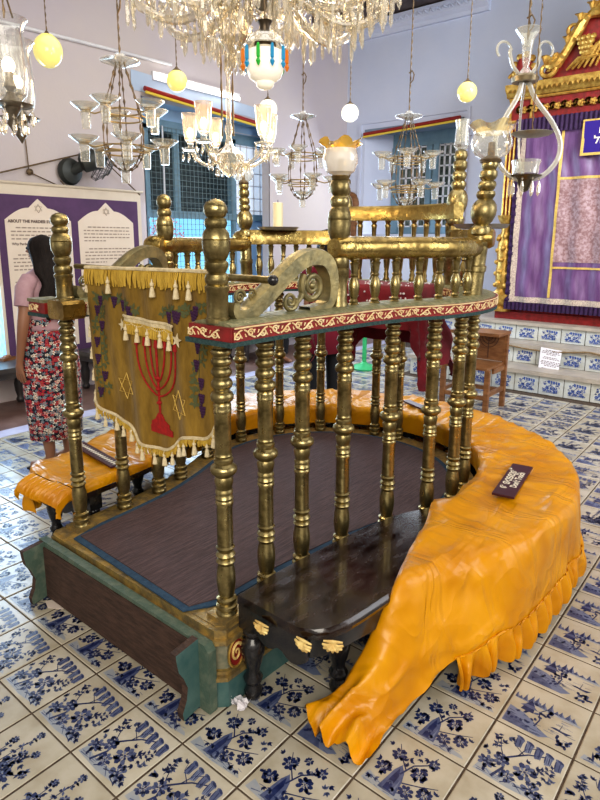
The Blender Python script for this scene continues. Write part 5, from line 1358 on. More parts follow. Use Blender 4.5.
# wall fan
fp = at_x(84, 166, XW + .3)
t = thing('wall_fan', 'dark grey wall fan with wire cage above the printed banner', 'fan', (XW, fp.y, fp.z))
hb = at_x(73, 171, XW + .10)
b = MB(); b.lathe([(.13, 0), (.14, .03), (.12, .07), (.05, .10)], (XW + .01, hb.y, hb.z), 20, axis=(1, .1, 0)); b.build('wall_plate', FANM, t)
b = MB(); mc = at_x(92, 160, XW + .25); b.tube([(XW + .08, hb.y, hb.z), mc], .05, 10); b.lathe([(.05, -.13), (.10, -.10), (.11, .06), (.08, .13), (.02, .14)], mc, 16, axis=(.5, .85, .35)); b.build('motor', FANM, t)
b = MB(); ax = Vector((.35, .75, -.45)).normalized(); q = Vector((0, 0, 1)).rotation_difference(ax); fc = mc + ax * .12
for R, o_ in ((.17, 0), (.12, .05), (.06, .08), (.165, -.05)): b.tube([fc + q @ Vector((R * cos(2*PI*k/20), R * sin(2*PI*k/20), o_)) for k in range(20)], .004, 5, closed=True)
for k in range(14): a = 2*PI*k/14; b.tube([fc + q @ Vector((.165 * cos(a), .165 * sin(a), -.05)), fc + q @ Vector((.17 * cos(a), .17 * sin(a), 0)), fc + q @ Vector((.03 * cos(a), .03 * sin(a), .09))], .003, 4)
b.build('wire_cage', FANM, t)
b = MB()
for k in range(3):
    a = 2*PI*k/3; b.grid([[fc + q @ Vector((r_ * cos(a + w_), r_ * sin(a + w_), .02 * w_)) for r_ in (.02, .08, .14)] for w_ in (-.35, 0, .35)])
b.build('blade', FANM, t)
b = MB(); jp = at_x(29, 172, XW + .02); b.lathe([(.03, 0), (.03, .03), (.01, .04)], jp, 12, axis=(1, 0, 0)); b.tube(catmull([jp, (XW + .05, jp.y + .35, jp.z - .13), (XW + .05, hb.y - .12, hb.z - .1)], 6), .006, 5)
tp = at_x(22, 110, XW + .02); b.tube([jp, tp], .006, 5)
b.build('power_cord', CHAINM, t)

# dark wall bench under window 3
def wall_bench(y0, y1, label):
    t = thing('wooden_bench', label, 'bench', (-5.72, (y0 + y1) / 2, 0), 'dark benches along the left wall')
    b = MB(); b.box(-5.97, -5.45, y0, y1, .405, .45); b.build('seat', BENCHD, t, smooth=False)
    b = MB(); b.box(-5.93, -5.49, y0 + .03, y1 - .03, .34, .405); b.build('apron', BENCHD, t, smooth=False)
    m_ = MB(); m_.lathe([(.03, 0), (.045, .03), (.03, .06), (.045, .12), (.05, .2), (.035, .26), (.045, .3), (.045, .345)], (0, 0, 0), 12); f_ = None
    for x in (-5.88, -5.55):
        for k in range(3):
            if f_ is None: o = f_ = m_.build('leg', BENCHD, t, local=True)
            else: o = f_.copy(); col.objects.link(o)
            putpart(o, x, lerp(y0 + .12, y1 - .12, k / 2), 0, par=t)
wall_bench(1.1, 2.80, 'dark wooden bench against the wall below the bright left edge window')
wall_bench(3.3, 5.2, 'dark wooden bench along the wall beneath the mesh window')
wall_bench(5.5, 7.4, 'dark wooden bench along the wall nearest the far corner')
b = MB(); p = at_z(7, 359, .46); b.obox((p.x, p.y, .465), .09, .16, .03, .3); b.sphere((p.x, p.y, .485), .03, 8, sc=(1, 1.6, .6)); tag(b.build('small_brown_object', OAK), 'small brown wooden object on the dark bench below the left window', 'ornament')

# ================================================================== hanging lamps
def chain_mesh(mb, z0, z1, r=.006, mat=0, hook=None):
    """local chain from z0 (bottom) up to z1"""
    L = z1 - z0; n = max(8, int(L / .022)); rr = []
    P = [(0 + (.0015 if i % 2 else -.0015), 0, lerp(z0, z1, i / n)) for i in range(n + 1)]
    mb.tube(P, [r * (1.25 if i % 2 else .55) for i in range(n + 1)], 5, mat)
    if hook:
        mb.tube([(0, 0, hook), (.02, 0, hook + .02), (.026, 0, hook + .05), (.012, 0, hook + .075), (-.012, 0, hook + .065)], .004, 5, mat)
def globe(u, v, d, rpx, mat, label, squash=1.):
    p = at_d(u, v, d); r = rpx * d / FPX * .96
    t = thing('globe_lamp', label, 'lamp', p, 'glass globe pendant lamps')
    b = MB(); b.lathe([(0, -r)] + [(r * sin(PI * k / 16), -r * cos(PI * k / 16) * squash) for k in range(1, 15)] + [(r * .4, r * .93 * squash)], (0, 0, 0), 24); b.build('glass_globe', mat, t, local=True, ang=80)
    b = MB(); b.lathe([(r * .48, r * .86), (r * .42, r * .96), (r * .2, r * 1.12), (r * .08, r * 1.3)], (0, 0, 0), 14); b.build('metal_cap', CHAINM, t, local=True)
    b = MB(); chain_mesh(b, r * 1.2, ZC - p.z, .0045); b.build('hanging_chain', CHAINM, t, local=True)
globe(48, 51, 4.4, 13.5, YGLOB, 'pale yellow globe lamp high beside the left wall above the banner', 1.12)
globe(177, 81, 4.8, 10, YGLOB, 'yellow globe lamp hanging before the tube light')
globe(268, 109, 5.5, 9, WGLOB, 'warm white globe lamp half hidden behind the lit chandelier')
globe(350, 113, 5.8, 8.5, WGLOB, 'white globe lamp hanging in the far corner of the room')
globe(467, 92, 5.2, 9.5, YGLOB, 'yellow globe lamp hanging between far window and ark')

# fluorescent tube on the left wall
p0, p1 = at_x(157, 75, XW + .06), at_x(239, 99, XW + .06)
t = thing('tube_light', 'lit white fluorescent tube high above the left window', 'light', (p0 + p1) / 2)
b = MB(); b.tube([p0, p1], .018, 10); b.build('tube', TUBEL, t)
b = MB(); b.box(XW, XW + .04, p0.y - .04, p1.y + .04, min(p0.z, p1.z) - .02, max(p0.z, p1.z) + .04); b.build('batten', WHITEP, t, smooth=False)

def cup(mb, c, r=.045, h=.085):
    mb.lathe([(0, -h), (r * .40, -h), (r * .44, -h * .5), (r * .48, -.008), (r * .9, .006), (r * 1.32, .022), (r * 1.34, .026), (r * .9, .012), (r * .46, -.002)], c, 14)
def drops_mesh(L=.06, r=.008):
    b = MB(); b.lathe([(0, 0), (r * .55, -.008), (0, -.016), (r * .35, -.02), (r, -.02 - L * .35), (r * .9, -.02 - L * .75), (0, -.02 - L)], (0, 0, 0), 5); return b
def cup_chandelier(u, vtop, d, hpx, wpx, label, tiers=2, ncup=5, cups=True):
    p = at_d(u, vtop, d); k = d / FPX; H = hpx * k * .97; Rw = wpx * k / 2
    t = thing('glass_cup_chandelier', label, 'chandelier', p, 'unlit glass cup chandeliers')
    b = MB(); b.lathe([(.02, -.03), (.04, -.02), (.09, -.004), (.092, .0), (.03, .012), (.02, .03), (.0, .035)], (0, 0, 0), 20); b.build('glass_canopy', CLEAR2, t, local=True)
    b = MB(); chain_mesh(b, .03, ZC - p.z, .0045, hook=.2); b.build('hanging_chain', CHAINM, t, local=True)
    r1, r2 = Rw * .42, Rw * .46; z1, z2 = -H * .42, -H * .72
    b = MB(); n = 6
    for q in range(n):
        a = 2 * PI * q / n + .3; c_, s_ = cos(a), sin(a)
        P = [(.02 * c_, .02 * s_, -.01), (r1 * .6 * c_, r1 * .6 * s_, z1 * .5), (r1 * c_, r1 * s_, z1), (r2 * c_, r2 * s_, z2), (r2 * .6 * c_, r2 * .6 * s_, -H * .88), (.01 * c_, .01 * s_, -H * .93)]
        Pc = catmull(P, 8); b.tube(Pc, [.0025 if i % 4 else .007 for i in range(len(Pc))], 5)
    b.build('beaded_chain', CHAINM, t, local=True)
    b = MB()
    for r_, z in ((r1, z1), (r1, z1 - .035), (r2, z2), (r2, z2 - .03)): b.tube([(r_ * cos(2*PI*q/24), r_ * sin(2*PI*q/24), z) for q in range(24)], .0045, 5, closed=True)
    arms = []
    for tier, (r_, z) in enumerate(((r1, z1), (r2, z2))):
        for q in range(ncup):
            a = 2 * PI * q / ncup + .5 * tier + .2; R_ = Rw * (.8 if tier == 0 else .9)
            b.tube([(r_ * cos(a), r_ * sin(a), z), (lerp(r_, R_, .5) * cos(a), lerp(r_, R_, .5) * sin(a), z - .012), (R_ * cos(a), R_ * sin(a), z)], .004, 5)
            b.tube([((R_ + .024 * cos(w)) * cos(a) - .024 * sin(w) * sin(a), (R_ + .024 * cos(w)) * sin(a) + .024 * sin(w) * cos(a), z) for w in [2*PI*k_/12 for k_ in range(12)]], .003, 4, closed=True)
            arms.append((R_ * cos(a), R_ * sin(a), z + .005))
    b.build('brass_ring', BRASSTH, t, local=True)
    m_ = MB(); cup(m_, (0, 0, 0), min(.05, Rw * .26), min(.085, H * .17)); f_ = None
    for c_ in arms + [(0, 0, -H * .93 + .03)]:
        if f_ is None: o = f_ = m_.build('glass_cup', CLEAR2, t, local=True)
        else: o = f_.copy(); col.objects.link(o)
        o.location = c_
cup_chandelier(120, 61, 3.0, 108, 84, 'unlit glass cup chandelier hanging before the left wall near the fan')
cup_chandelier(303, 116, 4.4, 84, 62, 'unlit glass cup chandelier hanging before the far corner')
cup_chandelier(409, 116, 4.2, 92, 62, 'unlit glass cup chandelier hanging before the white barred window')

# lit chandelier with tulip shades
p = at_d(229, 148, 2.9); RL = .20
t = thing('lit_chandelier', 'lit crystal chandelier with five glowing tulip shades over the brass platform', 'chandelier', p)
b = MB(); b.lathe([(0, -.13), (.02, -.12), (.06, -.08), (.07, -.03), (.045, -.01), (.02, .01), (.010, .05), (.018, .08), (.010, .11), (.008, .3), (.018, .33), (.008, .36), (.007, .62)], (0, 0, 0), 16); b.build('glass_stem', CRYST, t, local=True)
b = MB()
for k in range(3): a = 2*PI*k/3; b.tube([(.03 * cos(a), .03 * sin(a), z / 20) for z in range(1, 12)], [.006 if z % 2 else .003 for z in range(1, 12)], 5)
chain_mesh(b, .6, ZC - p.z, .005); b.build('hanging_chain', CHAINM, t, local=True)
armd = MB(); pand = MB(); AN = [ -.25, .75, 2.35, 3.15, 4.6]
fr_ = fs_ = fb = fd = None
dm = drops_mesh(.035, .006)
for k, a in enumerate(AN):
    c_, s_ = cos(a + .35), sin(a + .35)
    ab = MB(); P = catmull([(.03 * c_, .03 * s_, -.01), (.09 * c_, .09 * s_, -.075), (.16 * c_, .16 * s_, -.05), (RL * c_, RL * s_, -.0)], 6); ab.tube(P, .008, 7); ab.build('glass_arm', CRYST, t, local=True)
    ab = MB(); ab.lathe([(0, -.005), (.035, -.004), (.042, .008), (.036, .004), (.012, .01), (.014, .03), (0, .03)], (RL * c_, RL * s_, 0), 14); ab.build('drip_pan', CLEAR2, t, local=True)
    ab = MB(); ab.lathe([(.014, .028), (.024, .042), (.031, .072), (.034, .115), (.038, .158), (.040, .160), (.036, .158), (.032, .115), (.029, .072), (.020, .042)], (RL * c_, RL * s_, 0), 16); sh_ = ab.build('tulip_shade', LITG, t, local=True)
    ab = MB(); ab.sphere((RL * c_, RL * s_, .075), .016, 10, sc=(1, 1, 1.5)); ab.build('bulb', BULB, sh_, local=True)
    for q in range(7):
        w = 2*PI*q/7
        if fd is None: o = fd = dm.build('crystal_drop', CRYST, t, local=True, smooth=False)
        else: o = fd.copy(); col.objects.link(o)
        o.location = (RL * c_ + .038 * cos(w), RL * s_ + .038 * sin(w), 0)
for q in range(30):
    w = 2*PI*q/15; R_ = .095 if q < 15 else .06; o = fd.copy(); col.objects.link(o); o.location = (R_ * cos(w), R_ * sin(w), -.045 if q < 15 else -.075)

# great crystal chandelier overhead
p = at_d(262, -22, 2.15); HB = p.z
t = thing('great_crystal_chandelier', 'large cut crystal chandelier with swags and prisms filling the top of the view', 'chandelier', p)
b = MB(); b.lathe([(0, -.10), (.02, -.09), (.06, -.02), (.085, .04), (.05, .09), (.03, .12), (.05, .18), (.03, .3), (.02, .5)], (0, 0, 0), 20); b.build('silvered_bowl', M('silvered cast bowl', (.45, .42, .36), (.22, .20, .16), scale=30, rough=.35, metal=.7, bump=.5), t, local=True)
b = MB(); chain_mesh(b, .45, ZC - p.z, .008); b.build('hanging_chain', CHAINM, t, local=True)
dm = drops_mesh(.075, .0095); fd = None; dl = []
NA = 10; RG = .40
for k in range(NA):
    a = 2*PI*k/NA + .15; c_, s_ = cos(a), sin(a)
    P = catmull([(.06 * c_, .06 * s_, .03), (.14 * c_, .14 * s_, -.07), (.27 * c_, .27 * s_, -.135), (.40 * c_, .40 * s_, -.09), (RG * c_, RG * s_, .015)], 8)
    ab = MB(); ab.tube(P, [.013 + .0025 * (i % 2) for i in range(len(P))], 8); ab.build('crystal_arm', CRYST, t, local=True)
    ab = MB(); ab.lathe([(0, .01), (.05, .015), (.062, .03), (.056, .024), (.016, .03), (.018, .06), (.014, .062), (.014, .03)], (RG * c_, RG * s_, 0), 14); ab.build('drip_pan', CRYST, t, local=True)
    ab = MB(); ab.lathe([(.013, .05), (.013, .16), (0, .165)], (RG * c_, RG * s_, 0), 10); ab.build('candle_sleeve', CANDLE, t, local=True)
    for q in range(6): w = 2*PI*q/6 + k; dl.append((RG * c_ + .055 * cos(w), RG * s_ + .055 * sin(w), .02))
    for q in (0, 1): f_ = (.22, .33)[q]; dl.append((f_ * c_, f_ * s_, -.13 + .03 * q))
    a2 = a + 2*PI/NA
    for (ra, rb, za, zb_, sag) in ((RG, RG, .02, .02, .10), (RG * .8, RG * .8, .04, .04, .13), (RG * .55, RG * .55, .06, .06, .12), (RG * .3, RG * .3, .02, .02, .09), (.09, RG, .28, .03, .06), (.05, RG * .8, .14, .0, .10)):
        A = Vector((ra * c_, ra * s_, za)); B_ = Vector((rb * cos(a2), rb * sin(a2), zb_)) if ra == rb else Vector((rb * c_, rb * s_, zb_))
        P = []
        for i in range(23): u = i / 22; q_ = A.lerp(B_, u); q_.z -= sag * 4 * u * (1 - u); P.append(q_)
        ab = MB(); ab.tube(P, [.0085 if i % 2 else .003 for i in range(23)], 6); ab.build('bead_swag', CRYST, t, local=True)
for q in range(14): w = 2*PI*q/14; dl.append((.10 * cos(w), .10 * sin(w), -.02 - .03 * (q % 2)))
for q in range(8): w = 2*PI*q/8; dl.append((.05 * cos(w), .05 * sin(w), -.075))
for q_ in dl[:98]:
    if fd is None: o = fd = dm.build('crystal_prism', CRYST, t, local=True, smooth=False)
    else: o = fd.copy(); col.objects.link(o)
    o.location = q_; o.rotation_euler = (random.uniform(-.06, .06), random.uniform(-.06, .06), random.uniform(0, 3))

b = MB(); rr = random.Random(12)
for q in range(230):
    w = rr.uniform(0, 2*PI); R_ = rr.choice((.41, .40, .36, .30, .22, .14)) + rr.uniform(-.02, .02); z = (.03 if R_ > .33 else -.02 if R_ > .2 else .06) - rr.uniform(0, .10); L_ = rr.uniform(.06, .10); c_ = (R_ * cos(w), R_ * sin(w), z)
    b.lathe([(0, 0), (.006, -.008), (0, -.016), (.004, -.02), (.0075, -.02 - L_ * .3), (.007, -.02 - L_ * .85), (0, -.02 - L_)], c_, 5)
tag(b.build('crystal_fringe', CRYST, t, local=True, smooth=False), kind='stuff')

# small crystal cluster pendant in front of the lit chandelier stem
p = at_d(236, 40, 2.55)
t = thing('crystal_cluster', 'cluster of clear crystal prisms hanging above the lit chandelier', 'pendant', p)
b = MB(); b.lathe([(.02, .1), (.05, .06), (.075, .0), (.05, -.03), (.02, -.06), (0, -.09)], (0, 0, 0), 12); b.build('cut_glass_body', CRYST, t, local=True)
b = MB(); chain_mesh(b, .09, ZC - p.z, .004); b.build('hanging_chain', CHAINM, t, local=True)
dm2 = drops_mesh(.06, .008); fd = None
for q in range(26):
    w = 2*PI*q/13; 
    if fd is None: o = fd = dm2.build('crystal_prism', CRYST, t, local=True, smooth=False)
    else: o = fd.copy(); col.objects.link(o)
    R_ = .085 if q < 13 else .045; o.location = (R_ * cos(w), R_ * sin(w), .0 if q < 13 else -.04)

# milk glass lantern with coloured drops
p = at_d(265, 66, 1.80)
t = thing('milk_glass_lantern', 'white milk glass lantern ringed with blue green and orange drops', 'lantern', p); t.scale = (.60,) * 3
r = .088
b = MB(); b.lathe([(0, -.105), (.025, -.10), (.04, -.088), (.045, -.07), (r * .8, -.055), (r * .97, -.025), (r, .02), (r * .98, .06), (r * .55, .078), (r * .5, .10)], (0, 0, 0), 28); b.build('milk_glass_body', MILK, t, local=True)
b = MB(); b.lathe([(r * .6, .08), (r * .55, .105), (r * .3, .13), (r * .25, .17), (r * .4, .19), (r * .1, .2)], (0, 0, 0), 20); b.build('bronze_cap', M('dark bronze', (.08, .06, .04), rough=.4, metal=.8), t, local=True)
b = MB(); b.lathe([(r * .4, .15), (r * .9, .12), (r * 1.12, .085), (r * 1.08, .08), (r * .85, .11), (r * .4, .14)], (0, 0, 0), 20); b.build('glass_hood', CRYST, t, local=True)
b = MB(); chain_mesh(b, .18, (ZC - p.z) / .60, .005); b.build('hanging_chain', CHAINM, t, local=True)
for q, m_ in enumerate((ORAND, CYAND, GRND, CYAND, CYAND, ORAND, GRND, CYAND, ORAND, CYAND)):
    w = 2*PI*q/10 + 3.9 - YAW * 0; b = MB(); b.lathe([(0, 0), (.007, -.006), (.009, -.03), (.009, -.06), (.004, -.066), (.012, -.078), (.006, -.092), (0, -.10)], (0, 0, 0), 6)
    o = b.build('coloured_drop', m_, t, local=True, smooth=False); o.location = (r * 1.16 * cos(w), r * 1.16 * sin(w), .075)

# hurricane glass pendant at the left edge
p = at_d(8, 62, 2.1)
t = thing('hurricane_lamp', 'clear hurricane glass lamp with lit bulb and crystal fringe at the left edge', 'lamp', p)
for (dx_, dy_, s_) in ((0, 0, 1.), (-.20, .125, .9)):
    b = MB(); b.lathe([(.03, -.12), (.05, -.10), (.06, -.05), (.058, .02), (.052, .09), (.064, .125), (.07, .13), (.062, .125), (.049, .088), (.054, .02), (.056, -.05), (.046, -.098)], (dx_, dy_, 0), 22); b.build('glass_chimney', CLEAR, t, local=True)
    b = MB(); b.sphere((dx_, dy_, -.01), .02, 12, sc=(1, 1, 1.3)); b.build('bulb', BULB, t, local=True)
    b = MB(); b.lathe([(.012, -.03), (.014, -.06), (.02, -.075), (.008, -.09), (.03, -.12), (.065, -.135), (.07, -.13), (.03, -.14), (.012, -.17), (.02, -.19), (0, -.22)], (dx_, dy_, 0), 14); b.build('lamp_holder', M('tarnished silver', (.40, .35, .28), (.2, .17, .13), scale=30, rough=.35, metal=.8), t, local=True)
dm = drops_mesh(.04, .0075); fd = None
for q in range(16):
    w = 2*PI*q/16
    if fd is None: o = fd = dm.build('crystal_drop', CRYST, t, local=True, smooth=False)
    else: o = fd.copy(); col.objects.link(o)
    R_ = (.066, .04)[q % 2]; o.location = (R_ * cos(w), R_ * sin(w), -.135 - .03 * (q % 2))
b = MB(); chain_mesh(b, .13, ZC - p.z, .004); 
for s_ in (-1, 1): b.tube([(.055 * s_, 0, .12), (0, 0, .24)], .003, 5)
b.build('hanging_chain', CHAINM, t, local=True)

# swan necked glass chandelier at the right
dR = 3.1; RU_ = Vector((cos(YAW), sin(YAW), 0))
p = at_d(525, 78, dR); kk = dR / FPX
def LP_(u, v, dep=0.):
    q = at_d(u, v, dR + dep); return q - p
t = thing('glass_arm_chandelier', 'pale glass chandelier with long swan neck arms hanging before the ark', 'chandelier', p)
b = MB(); b.lathe([(.03, -.02), (.05, 0), (.03, .02), (.014, .05), (.020, .08), (.024, .13), (.03, .17), (.062, .215), (.06, .217), (.026, .18), (.016, .14)], (0, 0, 0), 12); b.build('trumpet_stem', CLEAR2, t, local=True)
b = MB(); b.lathe([(.06, -.02), (.065, 0), (.05, .012), (.02, .01)], (0, 0, 0), 16); b.build('metal_hub', M('tarnished hub', (.25, .2, .12), rough=.35, metal=.8), t, local=True)
b = MB(); chain_mesh(b, .17, ZC - p.z, .006, hook=.20); b.build('hanging_chain', CHAINM, t, local=True)
for pts in ([(529, 82, 0), (536, 100, 0), (552, 122, 0), (560, 142, 0), (557, 160, 0), (545, 174, 0), (531, 180, 0)], [(522, 82, 0), (517, 98, .0), (505, 118, .0), (496, 138, .0), (497, 158, .0), (506, 173, .0), (519, 180, .0)], [(525, 82, 0), (521, 110, .12), (519, 140, .2), (520, 165, .1), (525, 180, 0)]):
    b = MB(); P = catmull([LP_(*q) for q in pts], 6); b.tube(P, .0125 if pts[1][2] == 0 else .007, 8); b.build('swan_neck_arm', MILKT, t, local=True)
for sg in (-1, 1):
    b = MB(); P = [LP_(525 + sg * 4, 76), LP_(525 + sg * 12, 66), LP_(525 + sg * 15, 52)] + [LP_(525 + sg * (21 + 7 * cos(a)), 50 - 7 * sin(a) * 1.2) for a in [PI - k * .5 * 1. for k in range(9)]]
    b.tube(catmull(P, 4), [.009] * 14 + [.006] * (4 * (len(P) - 1) + 1 - 14), 7); b.build('curled_arm', MILKT, t, local=True)
c0 = LP_(525, 178)
b = MB(); b.lathe([(0, -.07), (.02, -.06), (.035, -.02), (.05, 0), (.075, .006), (.08, .012), (.05, .012)], c0, 18); b.build('drip_pan', M('smoked pan', (.12, .1, .07), rough=.25, metal=.7), t, local=True)
b = MB(); b.lathe([(.05, .012), (.06, .02), (.064, .06), (.07, .085), (.066, .085), (.056, .025)], c0, 18); b.build('glass_cup', CLEAR2, t, local=True)
dm = drops_mesh(.07, .010); fd = None
for q in range(9):
    w = 2*PI*q/9
    if fd is None: o = fd = dm.build('crystal_drop', CRYST, t, local=True, smooth=False)
    else: o = fd.copy(); col.objects.link(o)
    o.location = c0 + Vector((.07 * cos(w), .07 * sin(w), 0))
p = at_d(532, 134, 2.8)
t = thing('hanging_pan', 'grey metal pan hanging in front of the swan neck glass chandelier', 'pan', p)
b = MB(); b.lathe([(.03, -.012), (.075, -.006), (.09, .004), (.085, .006), (.03, 0), (0, .004)], (0, 0, 0), 24); b.build('tray', PLATEM, t, local=True)
b = MB(); chain_mesh(b, .0, ZC - p.z, .003); b.build('hanging_chain', CHAINM, t, local=True)

# glass cup lamps standing on the tall posts
def postlamp(x, y, z, r, label, kind, h=None):
    t = thing('post_lamp', label, 'lamp', (x, y, z), 'glass lamps on the brass posts'); h = h or r * 1.7
    n = 30
    gm, rm = (FROSTG, GLDG) if kind == 0 else (CLEAR2, GLDP)
    b = MB(); b.lathe([(r * .45, 0), (r * .5, r * .1), (r * .8, r * .25), (r, h * .4), (r * 1.02, h * .55), (r * .92, h * .8), (r * .86, h * .86)], (0, 0, 0), 26, cap=False); b.add([(r*.45*cos(2*PI*k/26), r*.45*sin(2*PI*k/26), 0) for k in range(26)], [tuple(range(26))]); b.build('glass_bowl', gm, t, local=True)
    rows = []
    for j in range(6):
        u = j / 5; rows.append([((r * (.88 + .32 * u ** 1.5) + .010 * u * sin(k * 1.25 * 1.0)) * cos(2*PI*k/40), (r * (.88 + .32 * u ** 1.5) + .010 * u * sin(k * 1.25)) * sin(2*PI*k/40), h * .84 + u * r * .42 + .012 * u * sin(k * .94)) for k in range(40)])
    b = MB(); b.grid(rows, closed_u=True); b.build('ruffled_rim', rm, t, local=True)
    b = MB(); b.lathe([(r * .5, -.012), (r * .55, .0), (r * .4, .012), (r * .18, .02), (r * .16, h * .55), (0, h * .58)], (0, 0, 0), 14); b.build('holder', CHAINM if kind else BR2, t, local=True)
postlamp(-1.330, 1.86, RT + .505 - .01, .066, 'frosted bowl lamp with ruffled amber rim on the middle brass post', 0, .12)
x, y = R1B; postlamp(x + .06 * .64, y + .04 * .64, RT + .64 - .012, .092, 'clear glass bowl lamp with gilt ruffled rim on the tall right post', 1, .14)
x, y = BLB; postlamp(x - .03 * .62, y, RT + .62 - .012, .062, 'clear glass bowl lamp on the tall narrow post behind the front post', 1, .10)
# plain glass chimney behind the right post
p = at_d(478, 155, 3.6); t = thing('glass_chimney', 'clear glass chimney on the far brass post', 'lamp', (R2B[0], R2B[1] + .06 * .78, RT + .775))
b = MB(); b.lathe([(.012, -.008), (.03, .0), (.045, .02), (.04, .04), (.036, .12), (.042, .16), (.039, .16), (.032, .12), (.036, .04)], (0, 0, 0), 18); b.build('chimney', CLEAR2, t, local=True)

# ================================================================== people
def skin_body(J, E, root, mat, parent, name='body', loc=(0, 0, 0), rz=0., sub=2):
    names = list(J); idx = {n_: i for i, n_ in enumerate(names)}
    me = bpy.data.meshes.new(name); me.from_pydata([J[n_][0] for n_ in names], [(idx[a], idx[c_]) for a, c_ in E], [])
    o = bpy.data.objects.new(name, me); col.objects.link(o); me.materials.append(mat)
    md = o.modifiers.new('Skin', 'SKIN'); md.use_smooth_shade = True; md.branch_smoothing = .6
    if not me.skin_vertices:
        bpy.context.view_layer.objects.active = o
    for n_ in names:
        sv = me.skin_vertices[0].data[idx[n_]]; r = J[n_][1]; sv.radius = r if isinstance(r, tuple) else (r, r); sv.use_root = (n_ == root)
    s_ = o.modifiers.new('Sub', 'SUBSURF'); s_.levels = sub; s_.render_levels = sub
    o.parent = parent
    return o
def figure(parent, mat, pose='stand', arms=((.20, 0), (.20, 0)), h=1.62, legs_apart=.09):
    """local: +y is the facing direction, +x the figure's right"""
    k = h / 1.62; J = {}; E = []
    def j(n_, x, y, z, r, p=None):
        J[n_] = ((x * k, y * k, z * k), tuple(q * k for q in r) if isinstance(r, tuple) else r * k)
        if p: E.append((p, n_))
    zb = 0 if pose == 'stand' else -.45
    j('pelvis', 0, 0, .88 + zb, (.125, .095)); j('waist', 0, .01, 1.02 + zb, (.105, .08), 'pelvis'); j('chest', 0, .0, 1.20 + zb, (.13, .095), 'waist'); j('upper', 0, -.01, 1.30 + zb, (.12, .075), 'chest')
    j('neck', 0, -.01, 1.385 + zb, .05, 'upper'); j('nape', 0, .005, 1.43 + zb, .05, 'neck'); j('skull', 0, .012, 1.50 + zb, (.074, .088), 'nape'); j('crown', 0, .0, 1.57 + zb, (.06, .07), 'skull')
    for sg, nm, (ax_, ay_) in ((-1, 'l', arms[0]), (1, 'r', arms[1])):
        j('sh' + nm, sg * .155, -.01, 1.30 + zb, .05, 'upper'); j('el' + nm, sg * ax_, -.02 + ay_ * .3, 1.03 + zb, .037, 'sh' + nm); j('wr' + nm, sg * (ax_ + .0), .03 + ay_, .81 + zb, .024, 'el' + nm)
        j('pa' + nm, sg * (ax_ + .002), .04 + ay_, .75 + zb, (.022, .032), 'wr' + nm)
        for f, (dy, L) in enumerate(((-.026, .060), (-.009, .072), (.009, .068), (.025, .054))):
            j('f%d' % f + nm, sg * (ax_ - .002), .04 + ay_ + dy, .715 + zb, .0095, 'pa' + nm); j('g%d' % f + nm, sg * (ax_ - .012), .045 + ay_ + dy * 1.1, .715 - L * .55 + zb, .0085, 'f%d' % f + nm); j('h%d' % f + nm, sg * (ax_ - .028), .05 + ay_ + dy * 1.1, .715 - L + zb, .007, 'g%d' % f + nm)
        j('th' + nm, sg * (ax_ - .015), .075 + ay_, .745 + zb, .010, 'pa' + nm); j('ti' + nm, sg * (ax_ - .03), .09 + ay_, .705 + zb, .008, 'th' + nm)
        if pose == 'stand':
            j('hip' + nm, sg * .085, 0, .84, .085, 'pelvis'); j('kn' + nm, sg * legs_apart, .02, .46, .055, 'hip' + nm); j('ca' + nm, sg * legs_apart, -.005, .32, .05, 'kn' + nm); j('an' + nm, sg * legs_apart, -.02, .085, .033, 'ca' + nm); j('fo' + nm, sg * (legs_apart + .01), .06, .035, .034, 'an' + nm); j('to' + nm, sg * (legs_apart + .015), .15, .022, (.036, .02), 'fo' + nm)
        else:
            j('hip' + nm, sg * .09, .03, .84 + zb, .085, 'pelvis'); j('kn' + nm, sg * .11, .44, .50, .06, 'hip' + nm); j('ca' + nm, sg * .11, .43, .34, .05, 'kn' + nm); j('an' + nm, sg * .11, .42, .085, .034, 'ca' + nm); j('fo' + nm, sg * .12, .49, .035, .034, 'an' + nm); j('to' + nm, sg * .125, .58, .022, (.036, .02), 'fo' + nm)
    o = skin_body(J, E, 'pelvis', mat, parent)
    # face
    zf = (1.50 + zb) * k
    b = MB(); b.tube([(0, .095 * k, zf + .012), (0, .118 * k, zf - .012), (0, .10 * k, zf - .02)], [.008, .013, .008], 8); b.tube([(-.022, .09 * k, zf - .045), (0, .099 * k, zf - .043), (.022, .09 * k, zf - .045)], [.003, .006, .003], 6)
    for sg in (-1, 1): b.sphere((sg * .078 * k, .0, zf - .0), .018, 8, sc=(.4, 1, 1.5))
    b.build('face_features', mat, parent, local=True)
    b = MB()
    for sg in (-1, 1): b.sphere((sg * .03, .088 * k, zf + .012), .010, 8)
    b.build('eye', BLACKC, parent, local=True)
    return k, zb
def loft(rows_, name, mat, parent, jit=0., ang=180, n=36, uv=False, folds=(0, 0)):
    b = MB(); rows = []
    for i, (cx_, cy_, z, rx, ry) in enumerate(rows_):
        row = []
        for q in range(n):
            a = 2*PI*q/n; f = 1 + folds[0] * sin(a * folds[1] + i * .05) * (i / len(rows_)) + (jit * nz(cos(a) * 3, sin(a) * 3, z * 6) if jit else 0)
            row.append((cx_ + rx * f * cos(a), cy_ + ry * f * sin(a), z))
        rows.append(row)
    b.grid(rows, closed_u=True); o = b.build(name, mat, parent, local=True, ang=ang)
    if uv:
        me = o.data; L = me.uv_layers.new(name='cyl')
        for l in me.loops:
            v = me.vertices[l.vertex_index].co; a = math.atan2(v.y, v.x)
            L.data[l.index].uv = (a * .16, v.z)
        for p_ in me.polygons:   # close the seam
            us = [L.data[l].uv[0] for l in p_.loop_indices]
            if max(us) - min(us) > .5:
                for l in p_.loop_indices:
                    if L.data[l].uv[0] < 0: L.data[l].uv[0] += 2 * PI * .16
    return o
